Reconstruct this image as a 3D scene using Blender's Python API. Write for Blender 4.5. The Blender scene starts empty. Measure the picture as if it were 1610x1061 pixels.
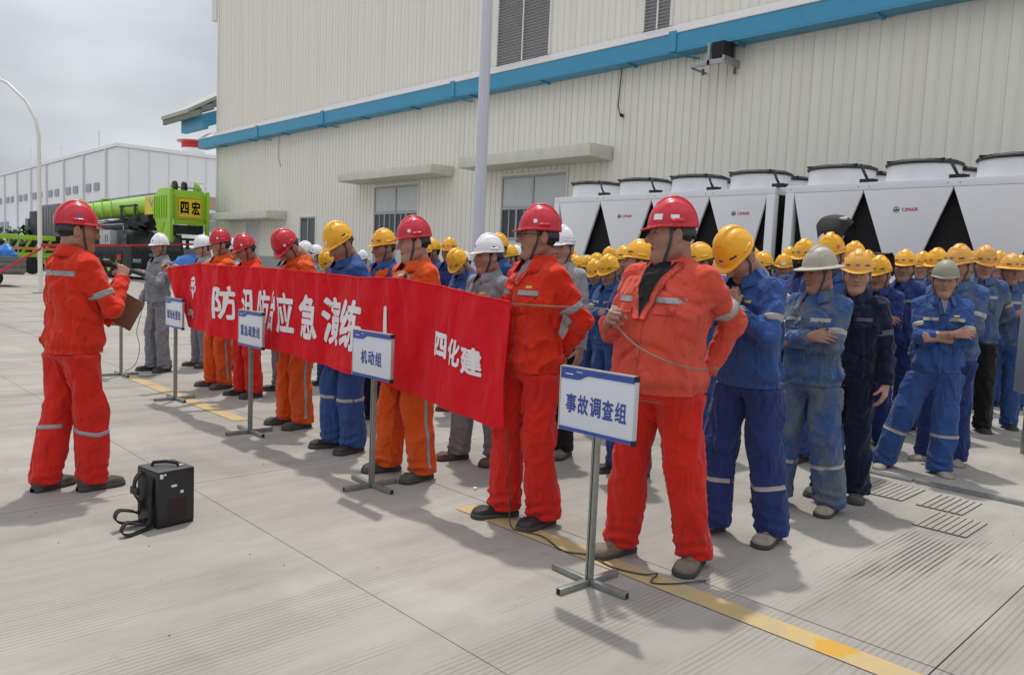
import bpy, bmesh, math, random
import numpy as np
from mathutils import Matrix, Vector
random.seed(7); np.random.seed(7)
sc = bpy.context.scene
R_ = math.radians
# ------------------------------------------------------------------ camera
CAM = Matrix(((0.722731, 0.02968818, -0.6904915, 0), (-0.68979123, 0.09312769, -0.71799394, 0),
              (0.04298794, 0.99521146, 0.08778492, 1.45), (0, 0, 0, 1)))
cd = bpy.data.cameras.new('camera'); cam = bpy.data.objects.new('camera', cd)
sc.collection.objects.link(cam); cam.matrix_world = CAM
cd.sensor_width = 36; cd.lens = 36 * 1222 / 1610; cd.clip_start = 0.05; cd.clip_end = 2000
sc.camera = cam
# ------------------------------------------------------------------ light
sun_dir = Vector((0.23, 0.25, 0.88)).normalized()
world = bpy.data.worlds.new('World'); sc.world = world; world.use_nodes = True
wn, wl = world.node_tree.nodes, world.node_tree.links
wn.clear()
w_out = wn.new('ShaderNodeOutputWorld'); w_bg = wn.new('ShaderNodeBackground')
sky = wn.new('ShaderNodeTexSky'); sky.sky_type = 'NISHITA'; sky.sun_disc = False
sky.sun_elevation = math.asin(sun_dir.z); sky.sun_rotation = math.atan2(sun_dir.x, sun_dir.y)
sky.dust_density = 3.0
w_tc = wn.new('ShaderNodeTexCoord'); w_map = wn.new('ShaderNodeMapping'); w_map.inputs['Scale'].default_value = (1, 1, 2.6)
w_n = wn.new('ShaderNodeTexNoise'); w_n.inputs['Scale'].default_value = 2.3; w_n.inputs['Detail'].default_value = 5
w_n.inputs['Roughness'].default_value = 0.42
w_cr = wn.new('ShaderNodeValToRGB')
w_cr.color_ramp.elements[0].position = 0.38; w_cr.color_ramp.elements[0].color = (4.3, 4.5, 4.9, 1)
w_cr.color_ramp.elements[1].position = 0.62; w_cr.color_ramp.elements[1].color = (7.6, 7.9, 8.4, 1)
w_mx = wn.new('ShaderNodeMix'); w_mx.data_type = 'RGBA'; w_mx.inputs['Factor'].default_value = 0.9
wl.new(w_tc.outputs['Generated'], w_map.inputs[0]); wl.new(w_map.outputs[0], w_n.inputs[0])
wl.new(w_n.outputs['Fac'], w_cr.inputs[0]); wl.new(sky.outputs[0], w_mx.inputs[6]); wl.new(w_cr.outputs[0], w_mx.inputs[7])
w_sp = wn.new('ShaderNodeSeparateXYZ'); w_mr = wn.new('ShaderNodeMapRange'); w_mr.interpolation_type = 'SMOOTHSTEP'
w_mr.inputs[1].default_value = .34; w_mr.inputs[2].default_value = .85; w_mr.inputs[3].default_value = 1.0; w_mr.inputs[4].default_value = 1.8
wl.new(w_tc.outputs['Generated'], w_sp.inputs[0]); wl.new(w_sp.outputs[2], w_mr.inputs[0])
w_ml = wn.new('ShaderNodeVectorMath'); w_ml.operation = 'SCALE'; wl.new(w_mx.outputs[2], w_ml.inputs[0]); wl.new(w_mr.outputs[0], w_ml.inputs['Scale']); wl.new(w_ml.outputs[0], w_bg.inputs[0]); wl.new(w_bg.outputs[0], w_out.inputs[0])
w_bg.inputs[1].default_value = 0.1
sd = bpy.data.lights.new('sun', 'SUN'); sd.energy = 2.5; sd.angle = R_(2.0); sd.color = (1, .955, .89)
so = bpy.data.objects.new('sun', sd); sc.collection.objects.link(so)
so.rotation_euler = (-sun_dir).to_track_quat('-Z', 'Y').to_euler(); so.location = (0, 0, 30)
vs = sc.view_settings; vs.view_transform = 'Standard'; vs.look = 'None'; vs.gamma = 1; vs.use_curve_mapping = False
vs.exposure = 0.05
sc.cycles.max_bounces = 6; sc.cycles.diffuse_bounces = 3; sc.cycles.glossy_bounces = 3
sc.cycles.transmission_bounces = 4; sc.cycles.use_denoising = True
# ------------------------------------------------------------------ helpers
COL = sc.collection
def srgb(r, g, b):
    f = lambda c: (c / 255) / 12.92 if c <= 10 else (((c / 255) + .055) / 1.055) ** 2.4
    return (f(r), f(g), f(b))
def tag(o, label=None, cat=None, group=None, kind=None):
    if label: o['label'] = label
    if cat: o['category'] = cat
    if group: o['group'] = group
    if kind: o['kind'] = kind
    return o
def empty(name, loc=(0, 0, 0), rz=0, scale=1, parent=None):
    o = bpy.data.objects.new(name, None); COL.objects.link(o); o.empty_display_size = .2
    o.location = loc; o.rotation_euler = (0, 0, rz); o.scale = (scale,) * 3
    if parent: o.parent = parent
    return o
def link(name, me, parent=None, mat=None, mx=None):
    """one object on mesh data me; the material sits on the object so that the data can be shared"""
    o = bpy.data.objects.new(name, me); COL.objects.link(o)
    if parent: o.parent = parent
    if mx is not None: o.matrix_local = mx
    if mat is not None:
        if len(me.materials) == 0: me.materials.append(None)
        o.material_slots[0].link = 'OBJECT'; o.material_slots[0].material = mat
    return o
def mesh_np(name, V, F, smooth=True):
    V = np.asarray(V, dtype=np.float32); me = bpy.data.meshes.new(name)
    if isinstance(F, np.ndarray):
        n, k = F.shape
        me.vertices.add(len(V)); me.vertices.foreach_set('co', V.ravel())
        me.loops.add(n * k); me.loops.foreach_set('vertex_index', F.astype(np.int32).ravel())
        me.polygons.add(n); me.polygons.foreach_set('loop_start', np.arange(0, n * k, k, dtype=np.int32))
        me.polygons.foreach_set('loop_total', np.full(n, k, dtype=np.int32))
        me.update(calc_edges=True)
    else:
        me.from_pydata([tuple(map(float, v)) for v in V], [], F); me.update()
    if smooth and len(me.polygons): me.polygons.foreach_set('use_smooth', [True] * len(me.polygons))
    return me
class MB:
    """collects boxes, tubes, prisms; mesh() makes one mesh"""
    def __init__(s): s.v = []; s.f = []
    def add(s, vs, fs):
        o = len(s.v); s.v += [tuple(v) for v in vs]; s.f += [tuple(i + o for i in f) for f in fs]; return s
    def box(s, x0, x1, y0, y1, z0, z1, mx=None):
        v = [Vector(p) for p in ((x0,y0,z0),(x1,y0,z0),(x1,y1,z0),(x0,y1,z0),(x0,y0,z1),(x1,y0,z1),(x1,y1,z1),(x0,y1,z1))]
        if mx is not None: v = [mx @ p for p in v]
        return s.add(v, [(0,3,2,1),(4,5,6,7),(0,1,5,4),(1,2,6,5),(2,3,7,6),(3,0,4,7)])
    def bar(s, a, b, w, h=None, up=(0, 0, 1)):
        a, b = Vector(a), Vector(b); d = (b - a); L = d.length; d.normalize(); u = Vector(up)
        if abs(d.dot(u)) > .98: u = Vector((1, 0, 0))
        r = d.cross(u).normalized(); u = r.cross(d); h = h or w
        m = Matrix(((r.x, d.x, u.x, a.x), (r.y, d.y, u.y, a.y), (r.z, d.z, u.z, a.z), (0, 0, 0, 1)))
        return s.box(-w/2, w/2, 0, L, -h/2, h/2, m)
    def tube(s, pts, r, n=8, caps=True):
        pts = [Vector(p) for p in pts]; rs = r if isinstance(r, (list, tuple)) else [r] * len(pts)
        o = len(s.v); prev = None
        for i, p in enumerate(pts):
            d = (pts[min(i + 1, len(pts) - 1)] - pts[max(i - 1, 0)]).normalized()
            if prev is None:
                u = d.cross(Vector((0, 0, 1)));
                if u.length < .05: u = d.cross(Vector((1, 0, 0)))
            else: u = prev - d * prev.dot(d)
            u.normalize(); w = d.cross(u); prev = u
            for k in range(n):
                a = 2 * math.pi * k / n; s.v.append(tuple(p + (u * math.cos(a) + w * math.sin(a)) * rs[i]))
        for i in range(len(pts) - 1):
            for k in range(n):
                a = o + i * n + k; b = o + i * n + (k + 1) % n
                s.f.append((a, b, b + n, a + n))
        if caps:
            s.f.append(tuple(o + k for k in range(n))[::-1]); e = o + (len(pts) - 1) * n
            s.f.append(tuple(e + k for k in range(n)))
        return s
    def prism(s, poly, a, b, fn):
        """polygon in (u,v), extruded from w=a to w=b, fn(u,v,w)->xyz"""
        n = len(poly); v = [fn(u, w_, a) for u, w_ in poly] + [fn(u, w_, b) for u, w_ in poly]
        return s.add(v, [tuple(range(n))[::-1], tuple(range(n, 2 * n))] + [(i, (i + 1) % n, n + (i + 1) % n, n + i) for i in range(n)])
    def lathe(s, prof, n=24, c=(0, 0, 0), axis='z'):
        o = len(s.v); m = len(prof)
        for k in range(n):
            a = 2 * math.pi * k / n
            for r, z in prof:
                p = (r * math.cos(a), r * math.sin(a), z)
                if axis == 'x': p = (p[2], p[0], p[1])
                if axis == 'y': p = (p[0], p[2], p[1])
                s.v.append((p[0] + c[0], p[1] + c[1], p[2] + c[2]))
        for k in range(n):
            for j in range(m - 1):
                a = o + k * m + j; b = o + ((k + 1) % n) * m + j; s.f.append((a, b, b + 1, a + 1))
        return s
    def mesh(s, name, bevel=0, smooth=False):
        me = bpy.data.meshes.new(name); me.from_pydata(s.v, [], s.f); me.update()
        bm = bmesh.new(); bm.from_mesh(me); bmesh.ops.recalc_face_normals(bm, faces=bm.faces)
        if bevel:
            es = [e for e in bm.edges if len(e.link_faces) == 2 and e.calc_face_angle(0) > .6]
            bmesh.ops.bevel(bm, geom=es, offset=bevel, segments=2, profile=.6, affect='EDGES', clamp_overlap=True)
        for f in bm.faces: f.smooth = smooth or bool(bevel)
        if smooth or bevel:
            for e in bm.edges:
                if len(e.link_faces) == 2 and e.calc_face_angle(0) > (.9 if bevel else .6): e.smooth = False
        bm.to_mesh(me); bm.free()
        return me
    def obj(s, name, mat, parent=None, bevel=0, smooth=False, mx=None):
        return link(name, s.mesh(name, bevel, smooth), parent, mat, mx)
# ------------------------------------------------------------------ materials
def mat(name, col, rough=.6, metal=0, spec=.5, noise=None, bump=None, stretch=(1, 1, 1), coord='Object', extra=None, sheen=0):
    """col base colour; noise=(scale, amount, colour2) mottling; bump=(scale, strength, distance)"""
    m = bpy.data.materials.new(name); m.use_nodes = True; nt = m.node_tree; N, L = nt.nodes, nt.links
    b = N['Principled BSDF']; b.inputs['Base Color'].default_value = (*col, 1); b.inputs['Roughness'].default_value = rough
    b.inputs['Metallic'].default_value = metal; b.inputs['Specular IOR Level'].default_value = spec
    if sheen: b.inputs['Sheen Weight'].default_value = sheen; b.inputs['Sheen Roughness'].default_value = .5
    if noise or bump:
        tc = N.new('ShaderNodeTexCoord'); mp = N.new('ShaderNodeMapping'); mp.inputs['Scale'].default_value = stretch
        L.new(tc.outputs[coord], mp.inputs[0])
    if noise:
        n = N.new('ShaderNodeTexNoise'); n.inputs['Scale'].default_value = noise[0]; n.inputs['Detail'].default_value = 6
        n.inputs['Roughness'].default_value = .6; L.new(mp.outputs[0], n.inputs[0])
        cr = N.new('ShaderNodeMapRange'); cr.inputs[1].default_value = .42; cr.inputs[2].default_value = .72
        cr.inputs[4].default_value = noise[1]; L.new(n.outputs['Fac'], cr.inputs[0])
        mx = N.new('ShaderNodeMix'); mx.data_type = 'RGBA'; mx.inputs[6].default_value = (*col, 1); mx.inputs[7].default_value = (*noise[2], 1)
        L.new(cr.outputs[0], mx.inputs[0]); L.new(mx.outputs[2], b.inputs['Base Color'])
    if bump:
        n2 = N.new('ShaderNodeTexNoise'); n2.inputs['Scale'].default_value = bump[0]; n2.inputs['Detail'].default_value = 4
        L.new(mp.outputs[0], n2.inputs[0])
        bp = N.new('ShaderNodeBump'); bp.inputs['Strength'].default_value = bump[1]; bp.inputs['Distance'].default_value = bump[2]
        L.new(n2.outputs['Fac'], bp.inputs['Height']); L.new(bp.outputs[0], b.inputs['Normal'])
    return m
def mix3(a, b, t): return tuple(x + (y - x) * t for x, y in zip(a, b))
def cloth(name, c, dirt=.35, dcol=None, sheen=.12, cs=1.0):
    c = tuple(v * .86 for v in c); dcol = tuple(v * .9 for v in dcol) if dcol else None
    dcol = dcol or mix3(c, (.06, .055, .05), .45)
    m = mat(name, c, .9, 0, .15, (7, dirt, dcol), (55, .35, .006), (1, 1, .6), sheen=sheen); nt = m.node_tree; N, L = nt.nodes, nt.links
    # soft creases: thin ridges where a warped noise crosses its middle value
    tc = N.new('ShaderNodeTexCoord'); mp = N.new('ShaderNodeMapping'); mp.inputs['Scale'].default_value = (1.1 * cs, 1.1 * cs, .62 * cs); mp.inputs['Rotation'].default_value = (.5, .35, 0)
    L.new(tc.outputs['Object'], mp.inputs[0]); prev = N['Principled BSDF'].inputs['Normal'].links[0].from_socket
    for sc_, st, wd in ((6.5, .6, .09), (15, .3, .11)):
        n = N.new('ShaderNodeTexNoise'); n.inputs['Scale'].default_value = sc_; n.inputs['Detail'].default_value = 1.5; n.inputs['Distortion'].default_value = .7; L.new(mp.outputs[0], n.inputs[0])
        a = N.new('ShaderNodeMath'); a.operation = 'SUBTRACT'; a.inputs[1].default_value = .5; L.new(n.outputs['Fac'], a.inputs[0])
        b = N.new('ShaderNodeMath'); b.operation = 'ABSOLUTE'; L.new(a.outputs[0], b.inputs[0])
        r = N.new('ShaderNodeMapRange'); r.interpolation_type = 'SMOOTHSTEP'; r.inputs[1].default_value = wd * 1.6; r.inputs[2].default_value = 0; L.new(b.outputs[0], r.inputs[0])
        bp = N.new('ShaderNodeBump'); bp.inputs['Strength'].default_value = st; bp.inputs['Distance'].default_value = .014 * (8.5 / sc_) ** .5; L.new(r.outputs[0], bp.inputs['Height']); L.new(prev, bp.inputs['Normal']); prev = bp.outputs[0]
    L.new(prev, N['Principled BSDF'].inputs['Normal'])
    return m
# ------------------------------------------------------------------ implicit surfaces
f32 = np.float32
def v3(*a): return np.array(a, dtype=f32)
def cap(P, a, b, ra, rb=None):
    rb = ra if rb is None else rb
    a = np.asarray(a, dtype=f32); ba = np.asarray(b, dtype=f32) - a; pa = P - a
    t = np.clip(pa @ ba / max(float(ba @ ba), 1e-9), 0, 1)
    q = pa - t[:, None] * ba
    return np.sqrt(np.einsum('ij,ij->i', q, q)) - (ra + (rb - ra) * t), t, q
def ell(P, c, r):
    r = np.asarray(r, dtype=f32); q = (P - np.asarray(c, dtype=f32)); a = q / r; b = a / r
    k0 = np.sqrt((a * a).sum(1)) + 1e-6; k1 = np.sqrt((b * b).sum(1)) + 1e-6
    return k0 * (k0 - 1) / k1
def boxd(P, c, h, r=0):
    q = np.abs(P - np.asarray(c, dtype=f32)) - np.asarray(h, dtype=f32) + r
    return np.sqrt((np.maximum(q, 0) ** 2).sum(1)) + np.minimum(q.max(1), 0) - r
def smin(a, b, k):
    h = np.clip(.5 + .5 * (b - a) / k, 0, 1); return b + (a - b) * h - k * h * (1 - h)
def smax(a, b, k): return -smin(-a, -b, k)
def wob(P, s, seed):
    """smooth pseudo noise in about [-1,1]"""
    rs = np.random.RandomState(seed); A = rs.randn(4, 3).astype(f32) * s; ph = rs.rand(4) * 6.28
    u = np.sin(P @ A[0] + ph[0]); v = np.sin(P @ A[1] + ph[1])
    return .5 * np.sin(P @ A[2] + 1.7 * u + ph[2]) + .5 * np.sin(P @ A[3] + 1.7 * v + ph[3])
def nets(fn, lo, hi, h):
    """surface nets on a two-level grid: returns V, quads"""
    lo = np.asarray(lo, float); hi = np.asarray(hi, float); c = 4
    n = (np.ceil((hi - lo) / (h * c)).astype(int)) * c
    ax = [lo[i] + h * np.arange(n[i] + 1) for i in range(3)]
    cx = [lo[i] + h * (c * np.arange(n[i] // c) + c / 2) for i in range(3)]
    G = np.stack(np.meshgrid(*cx, indexing='ij'), -1).reshape(-1, 3).astype(f32)
    dc = fn(G); band = h * c * 1.25 + .012
    cm = (np.abs(dc) < band).reshape([m // c for m in n])
    val = np.repeat(np.repeat(np.repeat(np.where(dc < 0, -1, 1).astype(f32).reshape(cm.shape), c, 0), c, 1), c, 2)
    val = np.pad(val, ((0, 1), (0, 1), (0, 1)), mode='edge')
    m = np.zeros(n + 1, bool); f = np.repeat(np.repeat(np.repeat(cm, c, 0), c, 1), c, 2)
    for dx in (0, 1):
        for dy in (0, 1):
            for dz in (0, 1):
                m[dx:n[0] + dx, dy:n[1] + dy, dz:n[2] + dz] |= f
    I = np.argwhere(m); P = (lo + I * h).astype(f32); val[m] = fn(P)
    neg = val < 0
    cnt = np.zeros(n, np.int8)
    for dx in (0, 1):
        for dy in (0, 1):
            for dz in (0, 1): cnt += neg[dx:n[0] + dx, dy:n[1] + dy, dz:n[2] + dz]
    act = (cnt > 0) & (cnt < 8); idx = -np.ones(n, int); C = np.argwhere(act); idx[act] = np.arange(len(C))
    S = np.zeros((len(C), 3)); K = np.zeros(len(C))
    for a in range(3):
        for d1 in (0, 1):
            for d2 in (0, 1):
                o0 = np.zeros(3, int); o0[(a + 1) % 3] = d1; o0[(a + 2) % 3] = d2; o1 = o0.copy(); o1[a] = 1
                A = C + o0; B = C + o1; va = val[A[:, 0], A[:, 1], A[:, 2]]; vb = val[B[:, 0], B[:, 1], B[:, 2]]
                x = (va < 0) != (vb < 0); t = np.where(x, va / np.where(va == vb, 1, va - vb), 0)
                p = o0[None] + np.zeros((len(C), 3)); p[:, a] = t; S += p * x[:, None]; K += x
    V = lo + h * (C + S / np.maximum(K, 1)[:, None])
    Q = []
    for a in range(3):
        b, c_ = (a + 1) % 3, (a + 2) % 3
        s0 = [slice(1, n[i]) for i in range(3)]; s1 = list(s0); s0[a] = slice(0, n[a]); s1[a] = slice(1, n[a] + 1)
        x0 = neg[tuple(s0)]; x1 = neg[tuple(s1)]; E = np.argwhere(x0 != x1)
        off = np.ones(3, int); off[a] = 0; E = E + off; up = x0[x0 != x1]
        def g(db, dc_):
            q = E.copy(); q[:, b] -= db; q[:, c_] -= dc_; return idx[q[:, 0], q[:, 1], q[:, 2]]
        q = np.stack([g(1, 1), g(0, 1), g(0, 0), g(1, 0)], 1); q[~up] = q[~up][:, ::-1]
        Q.append(q)
    Q = np.concatenate(Q); Q = Q[(Q >= 0).all(1)]
    return V.astype(f32), Q
def project(fn, P0, D, off=.003, steps=40, rim=.006, keep=None, maxe=.045):
    """march a grid of points P0 (nu,nv,3) along D onto the surface; returns V, quads of a thin patch"""
    nu, nv, _ = P0.shape; P = P0.reshape(-1, 3).astype(f32); D = np.broadcast_to(D, P0.shape).reshape(-1, 3).astype(f32)
    for _ in range(steps): P = P + D * (fn(P) - off)[:, None] * .8
    base = P + D * rim
    i = np.arange(nu * nv).reshape(nu, nv)
    q = np.stack([i[:-1, :-1], i[1:, :-1], i[1:, 1:], i[:-1, 1:]], -1).reshape(-1, 4)
    A = P[q]; e = np.linalg.norm(A - np.roll(A, 1, 1), axis=2).max(1); good = e < maxe
    good &= (np.abs(fn(P)) < .02)[q].all(1)
    if keep is not None: good &= keep(P)[q].all(1)
    if good.any() and not good.all():
        gi = np.full(len(good), -1); lab = 0; W_ = nv - 1      # keep the largest connected piece
        for s0 in np.nonzero(good)[0]:
            if gi[s0] >= 0: continue
            st = [s0]; gi[s0] = lab
            while st:
                c = st.pop(); r_, k_ = divmod(c, W_)
                for rr_, kk_ in ((r_ + 1, k_), (r_ - 1, k_), (r_, k_ + 1), (r_, k_ - 1)):
                    n_ = rr_ * W_ + kk_
                    if 0 <= rr_ < nu - 1 and 0 <= kk_ < W_ and good[n_] and gi[n_] < 0: gi[n_] = lab; st.append(n_)
            lab += 1
        good = gi == np.argmax(np.bincount(gi[gi >= 0])); q = q[good]; E = {}
        for a in q:
            for u, v in zip(a, np.roll(a, -1)):
                if (v, u) in E: del E[(v, u)]
                else: E[(u, v)] = 1
        q2 = np.array([(u, v, v + nu * nv, u + nu * nv) for u, v in E]); n = np.cross(P[q[0, 1]] - P[q[0, 0]], P[q[0, 2]] - P[q[0, 0]])
        Q = np.concatenate([q, q2[:, ::-1]])
        Q = Q[:, ::-1] if n @ D[q[0, 0]] > 0 else Q; us, inv = np.unique(Q, return_inverse=True)
        return np.concatenate([P, base])[us], inv.reshape(Q.shape)
    ring = np.concatenate([i[0, :], i[1:, -1], i[-1, -2::-1], i[-2:0:-1, 0]])
    r2 = np.roll(ring, -1); q2 = np.stack([ring, r2, r2 + nu * nv, ring + nu * nv], -1)
    n = np.cross(P[q[0, 1]] - P[q[0, 0]], P[q[0, 2]] - P[q[0, 0]])
    Q = np.concatenate([q, q2[:, ::-1]])
    if n @ D[0] > 0: Q = Q[:, ::-1]
    return np.concatenate([P, base]), Q
def join(parts):
    V = []; Q = []; o = 0
    for v, q in parts: V.append(v); Q.append(q + o); o += len(v)
    return np.concatenate(V), np.concatenate(Q)
def xf(VQ, M):
    M = np.array(M); return (VQ[0] @ M[:3, :3].T + M[:3, 3]).astype(f32), VQ[1]
# ------------------------------------------------------------------ people: head, helmet, hand, shoe
def head_fn(kind):
    fat = {'lean': 0, 'mid': .5, 'full': 1}[kind]
    def f(P):
        Q = P.copy(); Q[:, 1] = np.abs(Q[:, 1])
        d = ell(Q, (-.008, 0, .105), (.1, .079, .095))
        d = smin(d, ell(Q, (.03, 0, .045), (.064, .06 + .008 * fat, .085)), .03)
        d = smin(d, cap(Q, (-.01, .052 + .008 * fat, .01), (.066, .012, -.03), .019 + .012 * fat)[0], .035)
        d = smin(d, cap(Q, (.055, .042, .045), (.02, .062, .05), .017 + .008 * fat)[0], .03)
        d = smin(d, cap(Q, (.086, .0, .099), (.078, .042, .097), .009)[0], .016)
        d = smin(d, cap(Q, (.09, 0, .085), (.117, 0, .046), .0065, .0125)[0], .012)
        d = smin(d, ell(Q, (.1, .0125, .043), (.01, .008, .008)), .008)
        d = smin(d, ell(Q, (.086, 0, .016), (.012, .024, .007)), .006)
        d = smin(d, ell(Q, (.085, 0, .003), (.011, .02, .006)), .008)
        d = smin(d, ell(Q, (.080, 0, -.028), (.019, .02, .017)), .015)
        d = smax(d, -ell(Q, (.106, .033, .079), (.022, .019, .014)), .010)
        d = smin(d, ell(Q, (.078, .032, .079), (.0125, .0135, .0115)), .003)
        d = smin(d, ell(Q, (-.010, .086, .064), (.020, .0105, .034)), .006)
        d = smax(d, -ell(Q, (-.004, .098, .066), (.010, .008, .019)), .005)
        d = smin(d, cap(P, (-.028, 0, .02), (-.04, 0, -.13), .047 + .014 * fat, .054 + .015 * fat)[0], .022)
        if fat: d = smin(d, ell(P, (.035, 0, -.045), (.045, .045, .03)) + .01 * (1 - fat), .03)
        return d
    return f
HEADS = {}
def head(kind, h):
    if (kind, h) not in HEADS:
        f = head_fn(kind); VQ = nets(f, (-.13, -.12, -.17), (.15, .12, .22), h)
        def g(y0, y1, z0, z1, nu, nv, o, arch=0):
            yy = np.linspace(y0, y1, nv); zz = np.linspace(z0, z1, nu); P0 = np.zeros((nu, nv, 3)); P0[..., 0] = .16
            P0[..., 1] = yy[None]; P0[..., 2] = zz[:, None] + arch * np.sin((yy - y0) / (y1 - y0) * math.pi)[None]
            return project(f, P0, np.array([-1., 0, 0]), o, 30, .004)
        fe = {}
        fe['eye'] = mesh_np('eye', *g(.019, .047, .0745, .0785, 3, 7, .0008, .0035)), mesh_np('eye', *g(-.047, -.019, .0745, .0785, 3, 7, .0008, .0035))
        fe['eyebrow'] = mesh_np('eyebrow', *g(.013, .052, .091, .098, 3, 8, .0018, .004)), mesh_np('eyebrow', *g(-.052, -.013, .091, .098, 3, 8, .0018, .004))
        fe['mouth'] = (mesh_np('mouth', *g(-.024, .024, .0045, .0135, 4, 9, .0006, .002)),)
        fh = lambda P: smax(smax(ell(P, (-.01, 0, .1), (.104, .084, .1)), P[:, 0] - .012 - .7 * np.maximum(P[:, 2] - .06, 0), .008), .012 - P[:, 2], .01)
        fe['hair'] = (mesh_np('hair', *nets(fh, (-.13, -.11, -.0), (.09, .11, .22), max(h, .006))),)
        # chin strap: marches round the face from both temples to the chin
        al = np.linspace(0, math.pi, 27); P0 = np.zeros((2, 27, 3)); Dv = np.zeros((2, 27, 3))
        for j, o in enumerate((-.0065, .0065)):
            P0[j, :, 0] = .022 + .03 * np.sin(al) + o; P0[j, :, 1] = .2 * np.cos(al); P0[j, :, 2] = .095 - .25 * np.sin(al) ** .8
            Dv[j, :, 1] = -np.cos(al); Dv[j, :, 2] = np.sin(al) ** 1.2
        Dv /= np.linalg.norm(Dv, axis=-1, keepdims=True)
        fe['chin_strap'] = (mesh_np('chin_strap', *project(f, P0, Dv, .0035, 30, .003)),)
        fe['head_band'] = (mesh_np('head_band', *band_geo()),)
        HEADS[(kind, h)] = (VQ, fe)
    return HEADS[(kind, h)]
def band_geo():
    mb = MB(); pts = []
    V = []; Fq = []
    n = 20
    for k in range(n + 1):
        a = R_(100) + R_(160) * k / n
        for z in (.062, .098): V.append((-.008 + .108 * math.cos(a), .091 * math.sin(a), z - (.012 if abs(k - n / 2) < 3.5 else 0)))
    for k in range(n + 1):
        a = R_(100) + R_(160) * k / n
        for z in (.062, .098): V.append((-.008 + .103 * math.cos(a), .086 * math.sin(a), z - (.012 if abs(k - n / 2) < 3.5 else 0)))
    m = 2 * (n + 1)
    for k in range(n):
        a = 2 * k; Fq += [(a, a + 2, a + 3, a + 1), (m + a, m + a + 1, m + a + 3, m + a + 2), (a, m + a, m + a + 2, a + 2), (a + 1, a + 3, m + a + 3, m + a + 1)]
    return np.array(V), np.array(Fq)
def helmet_fn(kind):
    def f(P):
        x, y, z = P[:, 0], P[:, 1], P[:, 2]
        d = ell(P, (-.004, 0, .104), (.117, .1, .124))
        if kind in ('ridge', 'brim'):
            rw = .023 + .016 * np.clip(-x / .11, 0, 1) if kind == 'ridge' else .018
            r = np.maximum(ell(P, (-.008, 0, .107), (.119, .104, .131)), np.abs(y) - rw)
            d = smin(d, np.maximum(r, x - .068), .006)
            g = np.abs(np.abs(y) - .056) - .004
            d = d - .003 * np.exp(-(g / .006) ** 2) * (x < .045)
        if kind == 'ridge': d = smin(d, boxd(np.stack([x, np.abs(y), z], 1), (-.005, .101, .126), (.032, .004, .006), .003), .006)
        d = np.maximum(d, .1 - z)
        rx, ry = (.124, .107) if kind != 'brim' else (.168, .15)
        zb = .103 - .2 * np.maximum(x - .085, 0)
        if kind == 'brim': zb = .106 - .22 * np.maximum(np.sqrt((x / 1.1) ** 2 + y * y) - .115, 0)
        e = (np.sqrt((x / rx) ** 2 + (y / ry) ** 2) - 1) * ry
        if kind != 'brim':
            pk = (np.sqrt((np.maximum(x - .03, 0) / (.118 if kind == 'ridge' else .102)) ** 2 + (y / .094) ** 2) - 1) * .094
            e = smin(e, np.where(x > 0, pk, 1), .012)
        b = np.maximum(np.abs(z - zb) - .0042, e)
        d = smin(d, b, .007)
        return np.maximum(d, -ell(P, (-.004, 0, .09), (.111, .094, .13)))
    return f
HEL = {}
def helmet_mesh(kind, h):
    if (kind, h) not in HEL: HEL[(kind, h)] = mesh_np('helmet', *nets(helmet_fn(kind), (-.18, -.165, .07), (.19, .165, .25), h))
    return HEL[(kind, h)]
HP = {}
def helmet_patch(kind, az, el, w, hh, off=.0012, em_round=False):
    """a sticker on the shell seen from azimuth az (0 = front), height el"""
    k = (kind, az, el, w, hh)
    if k not in HP:
        a = R_(az); D = np.array([-math.cos(a), -math.sin(a), -math.tan(R_(el))]); D /= np.linalg.norm(D)
        U = np.array([-math.sin(a), math.cos(a), 0]); W = np.cross(D, U); W *= np.sign(W[2])
        c = np.array([0, 0, .13]) - D * .3
        u, v = np.meshgrid(np.linspace(-1, 1, 7), np.linspace(-1, 1, 7), indexing='ij')
        if w < .035 or em_round: u, v = u * np.sqrt(1 - v * v / 2), v * np.sqrt(1 - u * u / 2)
        P0 = c + u[..., None] * U * w / 2 + v[..., None] * W * hh / 2
        HP[k] = mesh_np('emblem', *project(helmet_fn(kind), P0, D, off, 40, .002))
    return HP[k]
def chain(P, d, o, dr, nrm, lens, bends, r0, r1, k=.006):
    o = np.array(o, float); dr = np.array(dr, float); nrm = np.array(nrm, float)
    for i, (L, b) in enumerate(zip(lens, bends)):
        b = math.radians(b); dr = dr * math.cos(b) + nrm * math.sin(b); dr /= np.linalg.norm(dr)
        nrm = nrm - dr * (nrm @ dr); nrm /= np.linalg.norm(nrm)
        e = o + dr * L; ra = r0 + (r1 - r0) * i / len(lens); rb = r0 + (r1 - r0) * (i + 1) / len(lens)
        d = smin(d, cap(P, o, e, ra, rb)[0], k if i == 0 else .002); o = e
    return d
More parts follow.
